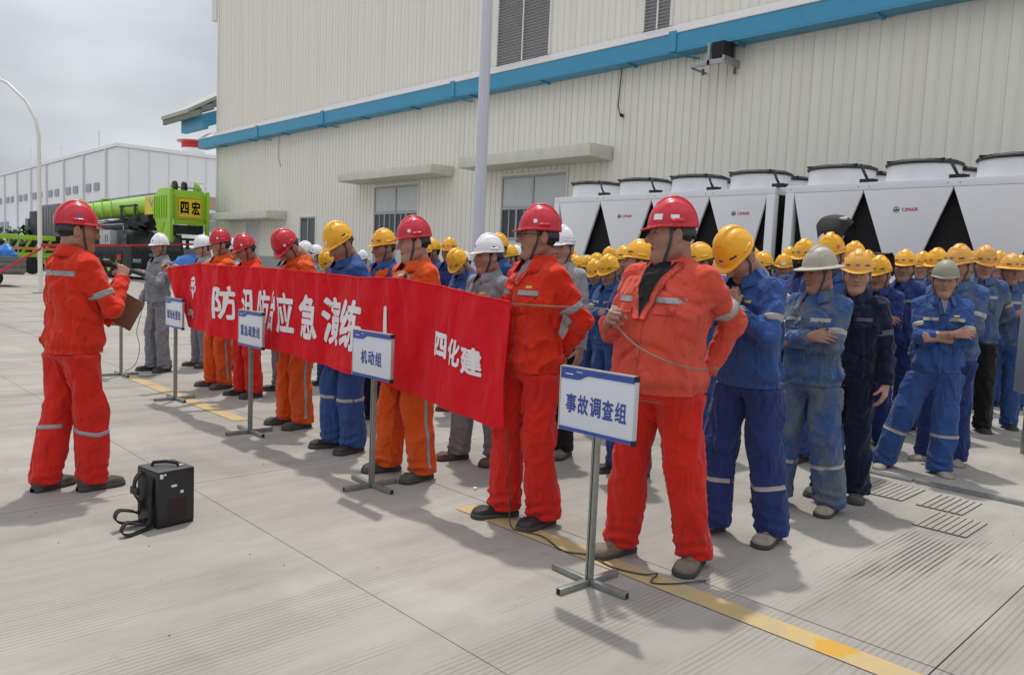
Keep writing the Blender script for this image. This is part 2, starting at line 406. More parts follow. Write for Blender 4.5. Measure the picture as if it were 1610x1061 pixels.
def hand_fn(kind):
    cb = {'relaxed': (18, 25, 20), 'grip': (62, 82, 55), 'flat': (6, 8, 6), 'pinch': (45, 60, 40)}[kind]
    th = {'relaxed': ((.75, .62, -.25), (10, 18)), 'grip': ((.62, .45, -.75), (25, 45)), 'flat': ((.8, .6, -.1), (5, 8)), 'pinch': ((.8, .35, -.55), (15, 25))}[kind]
    def f(P):
        d = cap(P, (-.03, 0, 0), (.01, 0, 0), .026, .024)[0]
        ys = (.03, .0105, -.009, -.0275); xs = (.088, .094, .089, .08); L = (.042, .047, .043, .034)
        for y, x in zip(ys, xs): d = smin(d, cap(P, (.005, y * .5, 0), (x, y, 0), .0165, .0115)[0], .012)
        for i, (y, x) in enumerate(zip(ys, xs)):
            d = chain(P, d, (x - .004, y, -.001), (1, y * 1.2, 0), (0, 0, -1), (L[i], L[i] * .62, L[i] * .5), [b * (1 + .08 * i) for b in cb], .0098, .0072, .004)
        d = smin(d, cap(P, (.012, .015, -.006), (.045, .035, -.014), .018, .014)[0], .012)
        d = chain(P, d, (.04, .034, -.012), th[0], (0, -.4, -.9), (.036, .03), th[1], .012, .0085, .006)
        return d
    return f
HANDS = {}
def hand_geo(kind, h):
    if (kind, h) not in HANDS: HANDS[(kind, h)] = nets(hand_fn(kind), (-.07, -.07, -.11), (.2, .11, .04), h)
    return HANDS[(kind, h)]
def shoe_fn(part):
    def f(P):
        x, y, z = P[:, 0], P[:, 1], P[:, 2]
        wy = .047 + .008 * np.clip((x - .02) / .1, 0, 1) - .006 * np.exp(-((x + .0) / .04) ** 2)
        c = np.array([.055, 0, 0]); e = np.sqrt(np.maximum(np.abs(x - .058) - .09, 0) ** 2 + 0 * y)
        out = np.sqrt(e ** 2 + y ** 2) - wy
        if part == 'sole': return smax(out - .004, np.abs(z - .014) - .013, .006)
        top = .05 + .05 * np.clip((.08 - x) / .1, 0, 1) + .012 * np.exp(-((x - .13) / .04) ** 2)
        d = smax(out + .002, z - top, .03); d = np.maximum(d, .018 - z)
        d = smin(d, cap(P, (-.01, 0, .06), (-.012, 0, .15), .043, .04)[0], .025)
        d = smin(d, cap(P, (.02, 0, .078), (.08, 0, .058), .015, .013)[0], .03)
        d = d + .0015 * np.sin(x * 330) * ((x > .02) & (x < .1) & (z > .06)) * (np.abs(y) < .022)
        return d + .001 * wob(P, 60, 5)
    return f
SHOES = {}
def shoe_mesh(h):
    if h not in SHOES:
        SHOES[h] = [mesh_np('shoe', *nets(shoe_fn('upper'), (-.08, -.08, 0), (.24, .08, .2), h)), mesh_np('sole', *nets(shoe_fn('sole'), (-.08, -.08, -.01), (.24, .08, .06), h))]
    return SHOES[h]
# ------------------------------------------------------------------ people: body, clothes
SHO, L1, L2 = .168, .285, .25
def ik(S, W, pole):
    S, W = np.array(S, float), np.array(W, float); d = W - S; D = np.linalg.norm(d)
    D2 = min(D, (L1 + L2) * .995); W = S + d / D * D2; d = d / D
    a = (L1 * L1 - L2 * L2 + D2 * D2) / (2 * D2); h = math.sqrt(max(L1 * L1 - a * a, 1e-6))
    p = np.array(pole, float); p = p - d * (p @ d); p /= np.linalg.norm(p)
    return S + d * a + p * h, W
# wrist target, elbow pole, hand kind, fingers direction, back-of-hand direction (None: along the forearm)
ARM = {
 'down': ((.05, .26, .845), (-1, .5, 0), 'relaxed', (.12, -.02, -1), (.15, 1, 0)),
 'behind': ((-.19, .05, .97), (-.3, 1, -.1), 'relaxed', (-.1, -1, -.5), (-1, 0, 0)),
 'cross_over': ((.225, -.07, 1.17), (-.1, 1, -.75), 'relaxed', (-.12, -1, .1), (.9, 0, .35)),
 'cross_under': ((.19, -.05, 1.13), (-.1, 1, -.75), 'grip', (.1, -1, .0), (.95, 0, .3)),
 'banner': ((.30, .17, 1.27), (-.2, .6, -1), 'grip', (.8, -.25, .35), (.1, .2, 1)),
 'mic': ((.24, .13, 1.29), (-.2, .5, -1), 'grip', (.35, -.3, .85), (-.25, .9, -.05)),
 'chest': ((.21, .02, 1.24), (-.1, 1, -.8), 'grip', (.2, -.95, .2), (.9, .1, .3)),
 'cord': ((.27, .14, 1.15), (-.5, .6, -1), 'grip', (.62, -.55, .55), (.5, .6, .3)),
 'face': ((.27, .05, 1.27), (.1, .6, -1), 'grip', (.1, -.25, .95), (.9, .3, 0)),
 'hip': ((-.16, .15, .95), (-1, .35, 0), 'relaxed', (-.1, -1, -.5), (-1, 0, 0)),
 'folder': ((.30, .10, 1.02), (-.3, .8, -.6), 'grip', (.95, -.3, .0), (.1, 1, .1)),
 'cable': ((.10, .24, .85), (-1, .5, 0), 'grip', (.4, -.05, -.9), (.15, 1, 0)),
}
def arm_pts(name, side, spec=None):
    W, pole, hk, hd, hn = spec or ARM[name]; m = np.array([1, side, 1])
    S = np.array([-.012, SHO * side, 1.372]); E, W2 = ik(S, np.array(W) * m, np.array(pole) * m)
    return S, E, W2, hk, np.array(hd) * m, np.array(hn) * m
def torso_d(P, bw, bd, belly, lean, grow=0, ztop=1.462):
    z = P[:, 2]; x = P[:, 0] - lean * np.maximum(z - .92, 0); y = P[:, 1]
    zs = [.70, .80, .90, 1.0, 1.1, 1.2, 1.3, 1.37, 1.41, 1.45]
    hw = np.interp(z, zs, np.array([.172, .176, .172, .164, .166, .174, .176, .15, .105, .068]) * bw + grow).astype(f32)
    hd = np.interp(z, zs, np.array([.128, .13, .125, .118, .122, .128, .128, .108, .086, .06]) * bd + grow + np.array([0, .5, .9, 1, .9, .55, .25, .1, 0, 0]) * belly * .5).astype(f32)
    cx = np.interp(z, zs, np.array([.0, .0, .003, .008, .01, .008, -.002, -.014, -.022, -.028]) + np.array([0, .5, .9, 1, .9, .55, .25, .1, 0, 0]) * belly * .5).astype(f32)
    n = 2.35; q = ((np.abs((x - cx) / hd)) ** n + (np.abs(y / hw)) ** n) ** (1 / n)
    d = (q - 1) * np.minimum(hw, hd) * .9
    return smax(d, z - ztop, .02)
def jacket_fn(p):
    bw, bd, belly, lean, hem, seed = p['bw'], p['bd'], p['belly'], p['lean'], p['hem'], p['seed']
    arms = [(s, *arm_pts(p[k], s)[:3]) for s, k in ((-1, 'R'), (1, 'L'))]; wr = p.get('wr', 1)
    sl = p.get('sleeve', 1.0)
    def f(P):
        z = P[:, 2]; y = P[:, 1]; x = P[:, 0]
        d = torso_d(P, bw, bd, belly, lean)
        for s in (-1, 1):
            d = smin(d, cap(P, (-.022 + lean * .5, .06 * s, 1.42), (-.014 + lean * .47, (SHO - .025) * s * bw, 1.38), .038, .048)[0], .05)
        # folds: sagging diagonals, a pinched waist, a blousy band above the hem
        w = 1 - np.abs(np.sin(9 * z + 10 * np.abs(y) + 1.4 * wob(P, 7, seed) + seed))
        w2 = wob(P * np.array([1.5, 1.5, .5], dtype=f32), 15, seed + 1)
        d = d + wr * (.014 * w ** 3 + .007 * w2 * np.clip((z - hem) / .1, 0, 1) - .004)
        rg = 1 - np.abs(wob(P * np.array([1.2, 1.1, .55], dtype=f32) + P[:, [2, 0, 1]] * .35, 13, seed + 7)); d = d - wr * .016 * rg ** 3.5 + .005
        d = d - .010 * np.exp(-((z - hem - .075) / .035) ** 2) + .007 * np.exp(-((z - hem - .03) / .02) ** 2) * (1 + .5 * np.sin(np.arctan2(y, x) * 22))
        d = d + .004 * np.exp(-(y / .005) ** 2) * (x > 0) + .003 * np.exp(-((np.abs(y) - .022) / .003) ** 2) * (x > 0)
        d = smax(d, hem - z, .012)
        for s, S, E, W in arms:
            S = S + np.array([lean * .45, s * SHO * (bw - 1) * .8 - s * .012, 0]); E = E + np.array([lean * .3, s * .02 * (bw > 1.1), 0])
            ab = 1 + .25 * (bw - 1) * 2
            du, tu, q = cap(P, S, E,   .064 * ab, .055 * ab)
            ax = (E - S) / np.linalg.norm(E - S); ph = np.arctan2(q @ np.cross(ax, [0, 0, 1.]).astype(f32), q @ np.array([1., 0, 0], dtype=f32))
            du = du + wr * .012 * (1 - np.abs(np.sin(tu * 8.5 + 1.1 * np.sin(ph + seed) + seed))) ** 2 * np.clip(tu * 2.2 - .2, 0, 1) + wr * .005 * wob(P, 22, seed + 3)
            du = du - wr * .009 * (1 - np.abs(wob(P, 16, seed + 9))) ** 3 + .002
            d = smin(d, du, .035)
            if sl < .99: W2 = E + (W - E) * sl
            else: W2 = W + (W - E) / np.linalg.norm(W - E) * .012
            dl, tl, q = cap(P, E, W2, .055 * ab, .045)
            ax = (W - E) / np.linalg.norm(W - E); ph = np.arctan2(q @ np.cross(ax, [.3, 0, 1.]).astype(f32), q @ np.array([1., .2, 0], dtype=f32))
            dl = dl + wr * .011 * (1 - np.abs(np.sin(tl * 9.5 + 1.2 * np.sin(ph + 2 * seed)))) ** 2 * (.45 + np.clip(1 - tl * 1.6, 0, 1)) + wr * .005 * wob(P, 25, seed + 4)
            dl = dl - wr * .008 * (1 - np.abs(wob(P, 20, seed + 12))) ** 3 + .002
            dl = dl + .005 * np.exp(-((tl - .87) / .02) ** 2)
            dl = smax(dl, ((P - W2.astype(f32)) @ ax.astype(f32)) - .004, .006)
            d = smin(d, dl, .014)
        return d
    return f
def legs_of(p):
    out = []
    for s, k in ((-1, 'fR'), (1, 'fL')):
        fx, fy = p[k][:2]; A = np.array([fx - .0, fy, .09]); H = np.array([0, .088 * s * (1 + .5 * (p['bw'] - 1)), .87])
        K = (A + H) / 2 + np.array([.025 + p.get('knee', 0), 0, .02]); out.append((s, H, K, A))
    return out
def trousers_fn(p):
    bw, bd, belly, seed = p['bw'], p['bd'], p['belly'], p['seed'] + 11; legs = legs_of(p); tw = p.get('tw', 1.0)
    def f(P):
        z = P[:, 2]; zs = [.74, .82, .92, 1.02, 1.06]
        hw = np.interp(z, zs, np.array([.165, .17, .158, .15, .146]) * bw).astype(f32); hd = np.interp(z, zs, np.array([.11, .12, .108, .095, .09]) * bd + belly * .3).astype(f32)
        d = (((np.abs(P[:, 0] - .0 - belly * .3) / hd) ** 2.3 + (np.abs(P[:, 1]) / hw) ** 2.3) ** (1 / 2.3) - 1) * .11
        d = smax(smax(d, z - 1.05, .01), .80 - z, .06)
        dd = None
        for s, H, K, A in legs:
            g = 1 + .8 * (bw - 1)
            d1, t1, q1 = cap(P, H, K, .098 * g, .079 * tw * (1 + .5 * (bw - 1)))
            d2, t2, q2 = cap(P, K, A + np.array([-.01, 0, -.03]), .079 * tw * (1 + .5 * (bw - 1)), .079 * tw)
            ph1 = np.arctan2(q1[:, 1], q1[:, 0]); ph2 = np.arctan2(q2[:, 1], q2[:, 0])
            # creases: pulls from the crotch, breaks behind the knee, stacked cloth on the shoe
            d1 = d1 + .010 * (1 - np.abs(np.sin(t1 * 5 + 1.6 * np.cos(ph1 - s) + seed))) ** 2 * np.clip(t1 * 1.5, .3, 1) + .007 * wob(P * np.array([1, 1, .35], dtype=f32), 24, seed)
            d2 = d2 + .010 * (1 - np.abs(np.sin(t2 * 6 + 1.7 * np.cos(ph2 + s + seed)))) ** 2 * np.exp(-t2 * 2) + .007 * wob(P * np.array([1, 1, .3], dtype=f32), 24, seed + 2)
            d2 = d2 + .009 * np.sin(t2 * 46 + 1.8 * np.sin(ph2 * 2 + seed)) * np.clip((t2 - .66) * 4, 0, 1) * (.6 + .4 * np.cos(ph2))
            rg = (1 - np.abs(wob(P * np.array([1.2, 1.2, .4], dtype=f32) + P[:, [2, 2, 0]] * .25, 14, seed + 5))) ** 3.2; d1 = d1 - .015 * rg + .003; d2 = d2 - .015 * rg + .003
            dl = smin(d1, d2, .02); dl = smax(dl, .045 + .012 * np.cos(ph2) * 0 - z, .006)
            dd = dl if dd is None else smin(dd, dl, .012)
        d = smin(d, dd, .045); zc = p['hem'] + .004
        d = np.where(z > zc - .02, smax(d, torso_d(P, bw, bd, belly, p['lean'], -.016) - .03 * np.clip((zc - z) / .02, 0, 1), .004), d)
        return d + .002 * np.exp(-((np.abs(P[:, 1]) - .14 * bw) / .004) ** 2)
    return f
def core_fn(p):
    arms = [(s, *arm_pts(p[k], s)[:3]) for s, k in ((-1, 'R'), (1, 'L'))]; legs = legs_of(p); lean = p['lean']
    def f(P):
        d = torso_d(P, p['bw'] * .86, p['bd'] * .84, p['belly'] * .8, lean, -.008, 1.44); d = np.maximum(d, .8 - P[:, 2])
        nb = p['pivot']; d = smin(d, cap(P, (-.03 + lean * .5, 0, 1.38), nb + np.array([-.03, 0, -.01]), .05, .05)[0], .03)
        for s, S, E, W in arms:
            o = np.array([lean * .45, 0, 0]); d = smin(d, cap(P, S + o, E + o * .6, .04, .034)[0], .02); d = smin(d, cap(P, E + o * .6, W, .036, .025)[0], .01)
        for s, H, K, A in legs:
            d = smin(d, cap(P, H, K, .07, .048)[0], .02); d = smin(d, cap(P, K, A, .048, .034)[0], .01)
        return d
    return f
MESH = {}
def frame(o, x, z, flip=1):
    x = np.array(x, float); x /= np.linalg.norm(x); z = np.array(z, float); z = z - x * (z @ x); z /= np.linalg.norm(z); y = np.cross(z, x) * flip
    M = np.eye(4); M[:3, 0] = x; M[:3, 1] = y; M[:3, 2] = z; M[:3, 3] = o; return M
def collar_mesh(p, spread):
    """a turned-down collar: stand plus fall, open at the throat"""
    n = 34; V = []; F = []; ln = p['lean']; c = np.array([-.022 + ln * .52, 0, 1.462]); a0 = R_(16 + spread * 22)
    rows = [(.064, .0, -.040), (.066, .0, .010), (.069, .0, .027), (.077, .0, .025), (.098, .0, -.008), (.110, .0, -.032), (.105, 0, -.036), (.076, 0, .012), (.072, 0, -.030)]
    for k in range(n + 1):
        a = a0 + (2 * math.pi - 2 * a0) * k / n; fr = max(0, math.cos(a)); e = abs(2 * k / n - 1)
        for j, (r, _, dz) in enumerate(rows):
            tip = (e ** 5) * (.030 if j in (4, 5, 6) else 0)
            rr = r * (1 + .08 * p['belly'] * 8) + tip * .35
            V.append((c[0] + (rr + .012 * fr) * math.cos(a) + .016 * (e ** 3), rr * 1.06 * math.sin(a), c[2] + dz - .034 * (1 + math.cos(a)) / 2 - tip * .6 + (.008 if j in (1, 2, 3) else 0) * (1 - fr)))
    m = len(rows)
    for k in range(n):
        for j in range(m):
            a = k * m + j; b = k * m + (j + 1) % m; F.append((a, b, b + m, a + m))
    F = np.array(F); return np.array(V), F[:, ::-1]
def front_patch(jf, y0, y1, z0, z1, side=1, off=.002, n=(8, 14), slant=0, rim=.006):
    yy = np.linspace(y0, y1, n[1]); zz = np.linspace(z0, z1, n[0]); P0 = np.zeros((n[0], n[1], 3))
    P0[..., 0] = .5 * side; P0[..., 1] = yy[None]; P0[..., 2] = zz[:, None] + slant * (yy - y0)[None]
    return project(jf, P0, np.array([-side * 1., 0, 0]), off, 40, rim, maxe=.03)
def ring_patch(f, A, B, t0, t1, r=.2, off=.002, n=28, a0=0, a1=360, nu=4, ref=(0, 0, 1), chev=0, inw=None):
    A = np.array(A, float); B = np.array(B, float); ax = (B - A) / np.linalg.norm(B - A)
    u = np.cross(ax, ref) if inw is None else np.array(inw, float) - ax * (ax @ np.array(inw, float)); u /= np.linalg.norm(u); w = np.cross(ax, u); al = np.radians(np.linspace(a0, a1, n)); L = np.linalg.norm(B - A)
    dirs = u[None] * np.cos(al)[:, None] + w[None] * np.sin(al)[:, None]; P0 = np.zeros((nu, n, 3))
    for i, t in enumerate(np.linspace(t0, t1, nu)):
        tt = t * L + (chev * np.abs(np.linspace(-1, 1, n)) if chev else 0) * np.ones(n)
        P0[i] = A + ax * tt[:, None] + dirs * r
    return project(f, P0, -np.broadcast_to(dirs[None], P0.shape), off, 40, .006, keep=lambda P: np.linalg.norm((P - A) - ((P - A) @ ax)[:, None] * ax, axis=1) < (.1 if r < .124 else .125))
LOD = {0: (.0085, .0045, .0045, .024), 1: (.013, .0065, .006, .03), 2: (.02, .010, .009, .04)}
def person(label, x, y, face, H=1.76, R='down', L='down', hy=0, hp=8, lod=1, build='mid', lean=0.0, jm=None, tm=None, hm=None,
           shoe=None, helmet='ridge', feet=((.05, -.11, -12), (.0, .11, 14)), hem=None, wr=1, seed=0, strips=None, sleeve=1.0, stripe=None,
           calf=None, collar=0.0, emb=(), under=None, headk='mid', skin=None, group='workers lined up behind the banner', extra=None,
           strap=True, tw=1.0, logo=None, legs_only=False, knee=0.0, tuck=False):
    bw, bd, belly = {'slim': (.96, .96, 0), 'mid': (1.03, 1.04, .012), 'heavy': (1.21, 1.32, .075)}[build]
    s = H / 1.782; root = empty('person', (x, y, 0), R_(face), s); tag(root, label, 'person', group)
    p = dict(bw=bw, bd=bd, belly=belly, lean=lean, hem=hem or .845, seed=seed, R=R, L=L, wr=wr, sleeve=sleeve, fR=feet[0], fL=feet[1], tw=tw, knee=knee)
    bend = max(hp - 8, 0) / 60; piv = np.array([-.005 + lean * .58 + .035 * bend, .0, 1.505 - .012 * bend]); p['pivot'] = piv
    HM = Matrix.Translation(piv) @ Matrix.Rotation(R_(hy), 4, 'Z') @ Matrix.Rotation(R_(hp), 4, 'Y') @ Matrix.Diagonal((1.0, 1.0, 1.09, 1))
    hs, hh, ha, hc = LOD[lod]; key = (bw, lean, p['hem'], seed, R, L, sleeve, feet, lod, build, tw, knee)
    # body: head, neck, trunk, limbs and hands, one mesh
    parts = [xf(head(headk, hh)[0], HM), nets(core_fn(p), (-.4, -.5, .02), (.45, .5, 1.56), hc)]
    for sd_, k in ((-1, R), (1, L)):
        S, E, W, hk, hd, hn = arm_pts(k, sd_)
        parts.append(xf(hand_geo(hk, ha), frame(W, hd, hn, 1))) if sd_ < 0 else parts.append((lambda g: (xf((g[0] * np.array([1, -1, 1]), g[1][:, ::-1]), frame(W, hd, hn, 1))))(hand_geo(hk, ha)))
        if sleeve < .99:
            o = np.array([lean * .27, 0, 0]); parts.append(nets(lambda P: cap(P, E + o, W, .043, .029)[0], np.minimum(E, W) - .09, np.maximum(E, W) + .09, .009))
    link('body', mesh_np('body', *join(parts)), root, skin or SKIN[seed % 3])
    fe = head(headk, hh)[1]
    for n, m_ in (('eye', M_eye), ('eyebrow', M_hair), ('mouth', M_lip)):
        if lod < 2:
            for me in fe[n]: link(n, me, root, m_, HM)
    link('hair', fe['hair'][0], root, M_hair, HM)
    if helmet:
        if strap: link('chin_strap', fe['chin_strap'][0], root, M_strap, HM)
        if lod < 2: link('head_band', fe['head_band'][0], root, M_strap, HM)
        ho = link('helmet', helmet_mesh(helmet, {0: .0045, 1: .0065, 2: .008}[lod]), root, hm, HM)
        for az, el, w, h_, em in emb: link('emblem', helmet_patch(helmet, az, el, w, h_), ho, em)
    # clothes
    jf, tf = jacket_fn(p), trousers_fn(p)
    if ('j', key) not in MESH:
        MESH[('j', key)] = mesh_np('jacket', *nets(jf, (-.42, -.55, p['hem'] - .03), (.45, .55, 1.52), hs))
        MESH[('t', key)] = mesh_np('trousers', *nets(tf, (-.35, -.42, .02), (.42, .42, 1.07), hs))
    jo = link('jacket', MESH[('j', key)], root, jm); to = link('trousers', MESH[('t', key)], root, tm)
    link('collar', mesh_np('collar', *collar_mesh(p, collar)), root, jm)
    for (fx, fy, fa), nm in zip(feet, 'RL'):
        me = shoe_mesh({0: .005, 1: .0065, 2: .01}[lod]); mx = Matrix.Translation((fx - .02, fy, 0)) @ Matrix.Rotation(R_(fa), 4, 'Z')
        o = link('shoe', me[0], root, shoe, mx); link('sole', me[1], o, M_sole)
    if under is not None:      # shirt seen in the open throat
        n = 7; P0 = np.zeros((n, 7, 3)); z = np.linspace(1.455, under[0], n)
        for i in range(n):
            wd = under[1] * (1 - i / (n - 1)) + .004; P0[i, :, 1] = np.linspace(-wd, wd, 7); P0[i, :, 0] = .5; P0[i, :, 2] = z[i]
        link('shirt', mesh_np('shirt', *project(jf, P0, np.array([-1., 0, 0]), .013, 40, .03, maxe=.12)), root, under[2])
        for sg in (-1, 1):
            P0 = np.zeros((8, 3, 3)); P0[..., 0] = .5; t = np.linspace(0, 1, 8)
            for j, o in enumerate((-.003, .012, .027)): P0[:, j, 1] = sg * (under[1] * 1.02 * (1 - t) + .004 + o); P0[:, j, 2] = 1.452 + (under[0] - .01 - 1.452) * t
            V, Q = project(jf, P0, np.array([-1., 0, 0]), .017, 40, .03, maxe=.08); link('lapel', mesh_np('lapel', V, Q), root, jm)
    if lod < 2 and strips is not None:
        z = strips[1] if isinstance(strips, tuple) else 1.265; m_ = strips[0] if isinstance(strips, tuple) else strips; wd = .026
        for sg in (-1, 1):
            a, b = sorted((sg * .035, sg * .145 * bw)); link('reflective_strip', mesh_np('reflective_strip', *front_patch(jf, a, b, z, z + wd)), jo, m_)
            if lod == 0: link('pocket_flap', mesh_np('pocket_flap', *front_patch(jf, sg * .09 * bw - .052, sg * .09 * bw + .052, z - .05, z - .004, 1, .006, rim=.012)), jo, jm)
        link('reflective_strip', mesh_np('reflective_strip', *front_patch(jf, -.15 * bw, .15 * bw, z + .045, z + .075, -1, n=(5, 30))), jo, m_)
        for sg, k in ((-1, R), (1, L)):
            S, E, W = arm_pts(k, sg)[:3]; S = S + np.array([lean * .45, sg * SHO * (bw - 1) * .8 - sg * .012, 0])
            link('sleeve_band', mesh_np('sleeve_band', *ring_patch(jf, S, E, .60, .73, .12, n=34, inw=(-.25, -sg, 0), a0=4, a1=356)), jo, m_)
    if lod == 0:
        link('placket', mesh_np('placket', *front_patch(jf, -.019, .019, p['hem'] + .005, 1.40 if not under else under[0], 1, .004, (40, 5))), jo, jm)
    if logo is not None: link('chest_logo', mesh_np('chest_logo', *front_patch(jf, .068, .108, 1.302, 1.316, 1, .0015, (5, 7), rim=.002)), jo, logo)
    if calf is not None:
        for sg, H_, K, A in legs_of(p): link('calf_band', mesh_np('calf_band', *ring_patch(tf, K, A, calf[1], calf[1] + .06, .14, n=36, inw=(0, -sg, 0), a0=4, a1=356, chev=calf[2] if len(calf) > 2 else 0)), to, calf[0])
    if stripe is not None:
        for sg, H_, K, A in legs_of(p):
            zz = np.linspace(.86, .1, 40); P0 = np.zeros((40, 3, 3)); D = np.array([0, -sg * 1., 0])
            for i, z in enumerate(zz):
                c = H_ + (K - H_) * min(1, (.87 - z) / (.87 - K[2])) if z > K[2] else K + (A - K) * (K[2] - z) / (K[2] - A[2])
                P0[i] = c + np.array([0, sg * .3, 0]); P0[i, :, 0] += np.array([-.011, 0, .011]); P0[i, :, 2] = z
            V, Q = project(tf, P0, D, .002, 40, .004); link('side_stripe', mesh_np('side_stripe', V, Q if sg > 0 else Q[:, ::-1]), to, stripe)
    if extra: extra(root, HM, p, jf)
    return root
# ------------------------------------------------------------------ cloth and skin palette
SKIN = [mat('skin_%d' % i, c, .42, 0, .45, (11, .55, mix3(c, (.28, .07, .05), .55)), (80, .35, .003)) for i, c in enumerate(((.36, .19, .128), (.31, .155, .105), (.40, .225, .16)))]
M_hair = mat('hair', (.012, .011, .011), .75); M_eye = mat('eye_dark', (.02, .015, .013), .25); M_lip = mat('lips', (.24, .085, .07), .55)
M_strap = mat('strap_webbing', (.05, .055, .06), .8); M_sole = mat('rubber_sole', (.06, .055, .05), .85)
M_red = cloth('vermilion_cloth', (.72, .035, .012), .35, (.50, .03, .014)); M_red2 = cloth('scarlet_cloth', (.70, .025, .016), .35, (.48, .022, .014))
M_salmon = cloth('salmon_cloth', (.71, .088, .055), .5, (.48, .07, .04)); M_orange = cloth('orange_cloth', (.76, .10, .014), .4, (.52, .075, .02))
M_blue = cloth('royal_blue_cloth', (.036, .09, .28), .55, (.045, .07, .16)); M_blue2 = cloth('faded_blue_cloth', (.045, .105, .27), .85, (.19, .19, .14))
M_blue3 = cloth('deep_blue_cloth', (.026, .046, .175), .4, (.025, .035, .11)); M_navy = cloth('navy_cloth', (.010, .014, .04), .4, (.02, .022, .04))
M_grey = cloth('grey_cloth', (.27, .265, .29), .5, (.17, .165, .175)); M_grey2 = cloth('pale_grey_cloth', (.36, .36, .37), .4, (.25, .25, .25))
M_black = cloth('black_cloth', (.012, .012, .013), .3)
M_refl = mat('grey_reflective_tape', (.30, .31, .32), .45, 0, .5, (40, .3, (.2, .2, .2))); M_refl2 = mat('beige_reflective_tape', (.40, .36, .34), .5, 0, .5, (40, .4, (.22, .2, .2)))
M_hred = mat('red_helmet', (.55, .010, .025), .26, 0, .5, (14, .35, (.42, .03, .04)), (90, .04, .002))
M_hyel = mat('yellow_helmet', (.86, .42, .012), .3, 0, .5, (14, .4, (.70, .32, .02)), (90, .05, .002))
M_hyel2 = mat('faded_yellow_helmet', (.74, .36, .05), .42, 0, .45, (11, .6, (.60, .33, .12)))
M_hwhite = mat('white_helmet', (.78, .79, .80), .28, 0, .5, (14, .3, (.62, .62, .61)))
M_hbeige = mat('dusty_beige_helmet', (.42, .38, .31), .55, 0, .4, (12, .7, (.28, .25, .20))); M_hkhaki = mat('khaki_helmet', (.27, .27, .19), .5, 0, .4, (12, .4, (.2, .2, .15)))
M_shoeT = mat('dusty_tan_shoe', (.20, .165, .125), .85, 0, .3, (18, .6, (.11, .09, .07)), (60, .3, .004)); M_shoeB = mat('black_shoe', (.02, .02, .02), .6, 0, .4, (18, .5, (.06, .055, .05)), (60, .3, .004))
M_shoeG = mat('grey_green_shoe', (.06, .065, .055), .8, 0, .3, (18, .6, (.12, .11, .09)), (60, .3, .004)); M_shoeW = mat('dirty_white_shoe', (.34, .30, .25), .8, 0, .3, (20, .7, (.17, .14, .11)), (60, .3, .004))
M_shoeBr = mat('brown_shoe', (.09, .06, .045), .75, 0, .35, (18, .5, (.15, .12, .09)), (60, .3, .004))
M_white = mat('white_sticker', (.75, .76, .78), .4); M_blueS = mat('blue_emblem', (.05, .12, .45), .4); M_dk = mat('dark_print', (.03, .03, .04), .5); M_gold = mat('yellow_print', (.6, .45, .06), .6)
EY = ((0, 6, .028, .015, M_blueS), (38, 5, .04, .010, M_dk), (-38, 5, .04, .010, M_dk))
EY0 = ((0, 8, .026, .02, M_blueS), (0, -3, .03, .006, M_dk)); EW = ((0, 8, .02, .02, M_blueS), (90, 5, .03, .008, M_dk), (-90, 5, .03, .008, M_dk))
ER = ((0, 10, .024, .026, M_blueS), (62, 8, .022, .022, M_white), (-62, 8, .022, .022, M_white))
# ------------------------------------------------------------------ text helper
GL = {}
def glyphs(s):
    c = bpy.data.curves.new('t', 'FONT'); c.body = s; c.size = 1; c.resolution_u = 2
    o = bpy.data.objects.new('t', c); COL.objects.link(o); dg = bpy.context.evaluated_depsgraph_get(); dg.update()
    me = bpy.data.meshes.new_from_object(o.evaluated_get(dg)); bpy.data.objects.remove(o); bpy.data.curves.remove(c)
    return me
def place_text(name, s, fn, parent, mat_, bold=.02, cuts=0):
    """fn(u,v,w) with u,v in 0..1 over the ink box -> xyz; boldness from copies set round the stroke"""
    me = glyphs(s); bm = bmesh.new(); bm.from_mesh(me); bpy.data.meshes.remove(me)
    if not bm.verts: bm.free(); return None
    bmesh.ops.remove_doubles(bm, verts=bm.verts, dist=1e-5)
    xs = [v.co.x for v in bm.verts]; ys = [v.co.y for v in bm.verts]; x0, x1, y0, y1 = min(xs) - bold, max(xs) + bold, min(ys) - bold, max(ys) + bold
    for k in range(1, cuts):
        for nrm in ((1, 0, 0), (0, 1, 0)):
            bmesh.ops.bisect_plane(bm, geom=bm.verts[:] + bm.edges[:] + bm.faces[:], plane_co=(x0 + (x1 - x0) * k / cuts, y0 + (y1 - y0) * k / cuts, 0), plane_no=nrm)
    bmesh.ops.triangulate(bm, faces=bm.faces)
    base = [(v.co.x, v.co.y) for v in bm.verts]; tri = [tuple(v.index for v in f.verts) for f in bm.faces]; bm.free()
    V = []; F = []
    offs = [(0, 0)] + [(bold * math.cos(a * math.pi / 4), bold * math.sin(a * math.pi / 4)) for a in range(8)] if bold else [(0, 0)]
    for q, (ox, oy) in enumerate(offs):
        o = len(V)
        for x, y in base:
            p = Vector(fn((x + ox - x0) / (x1 - x0), (y + oy - y0) / (y1 - y0))); p.x -= q * .00015; V.append(p)
        F += [tuple(i + o for i in t) for t in tri]
    out = bpy.data.meshes.new(name); out.from_pydata(V, [], F)
    return link(name, out, parent, mat_)
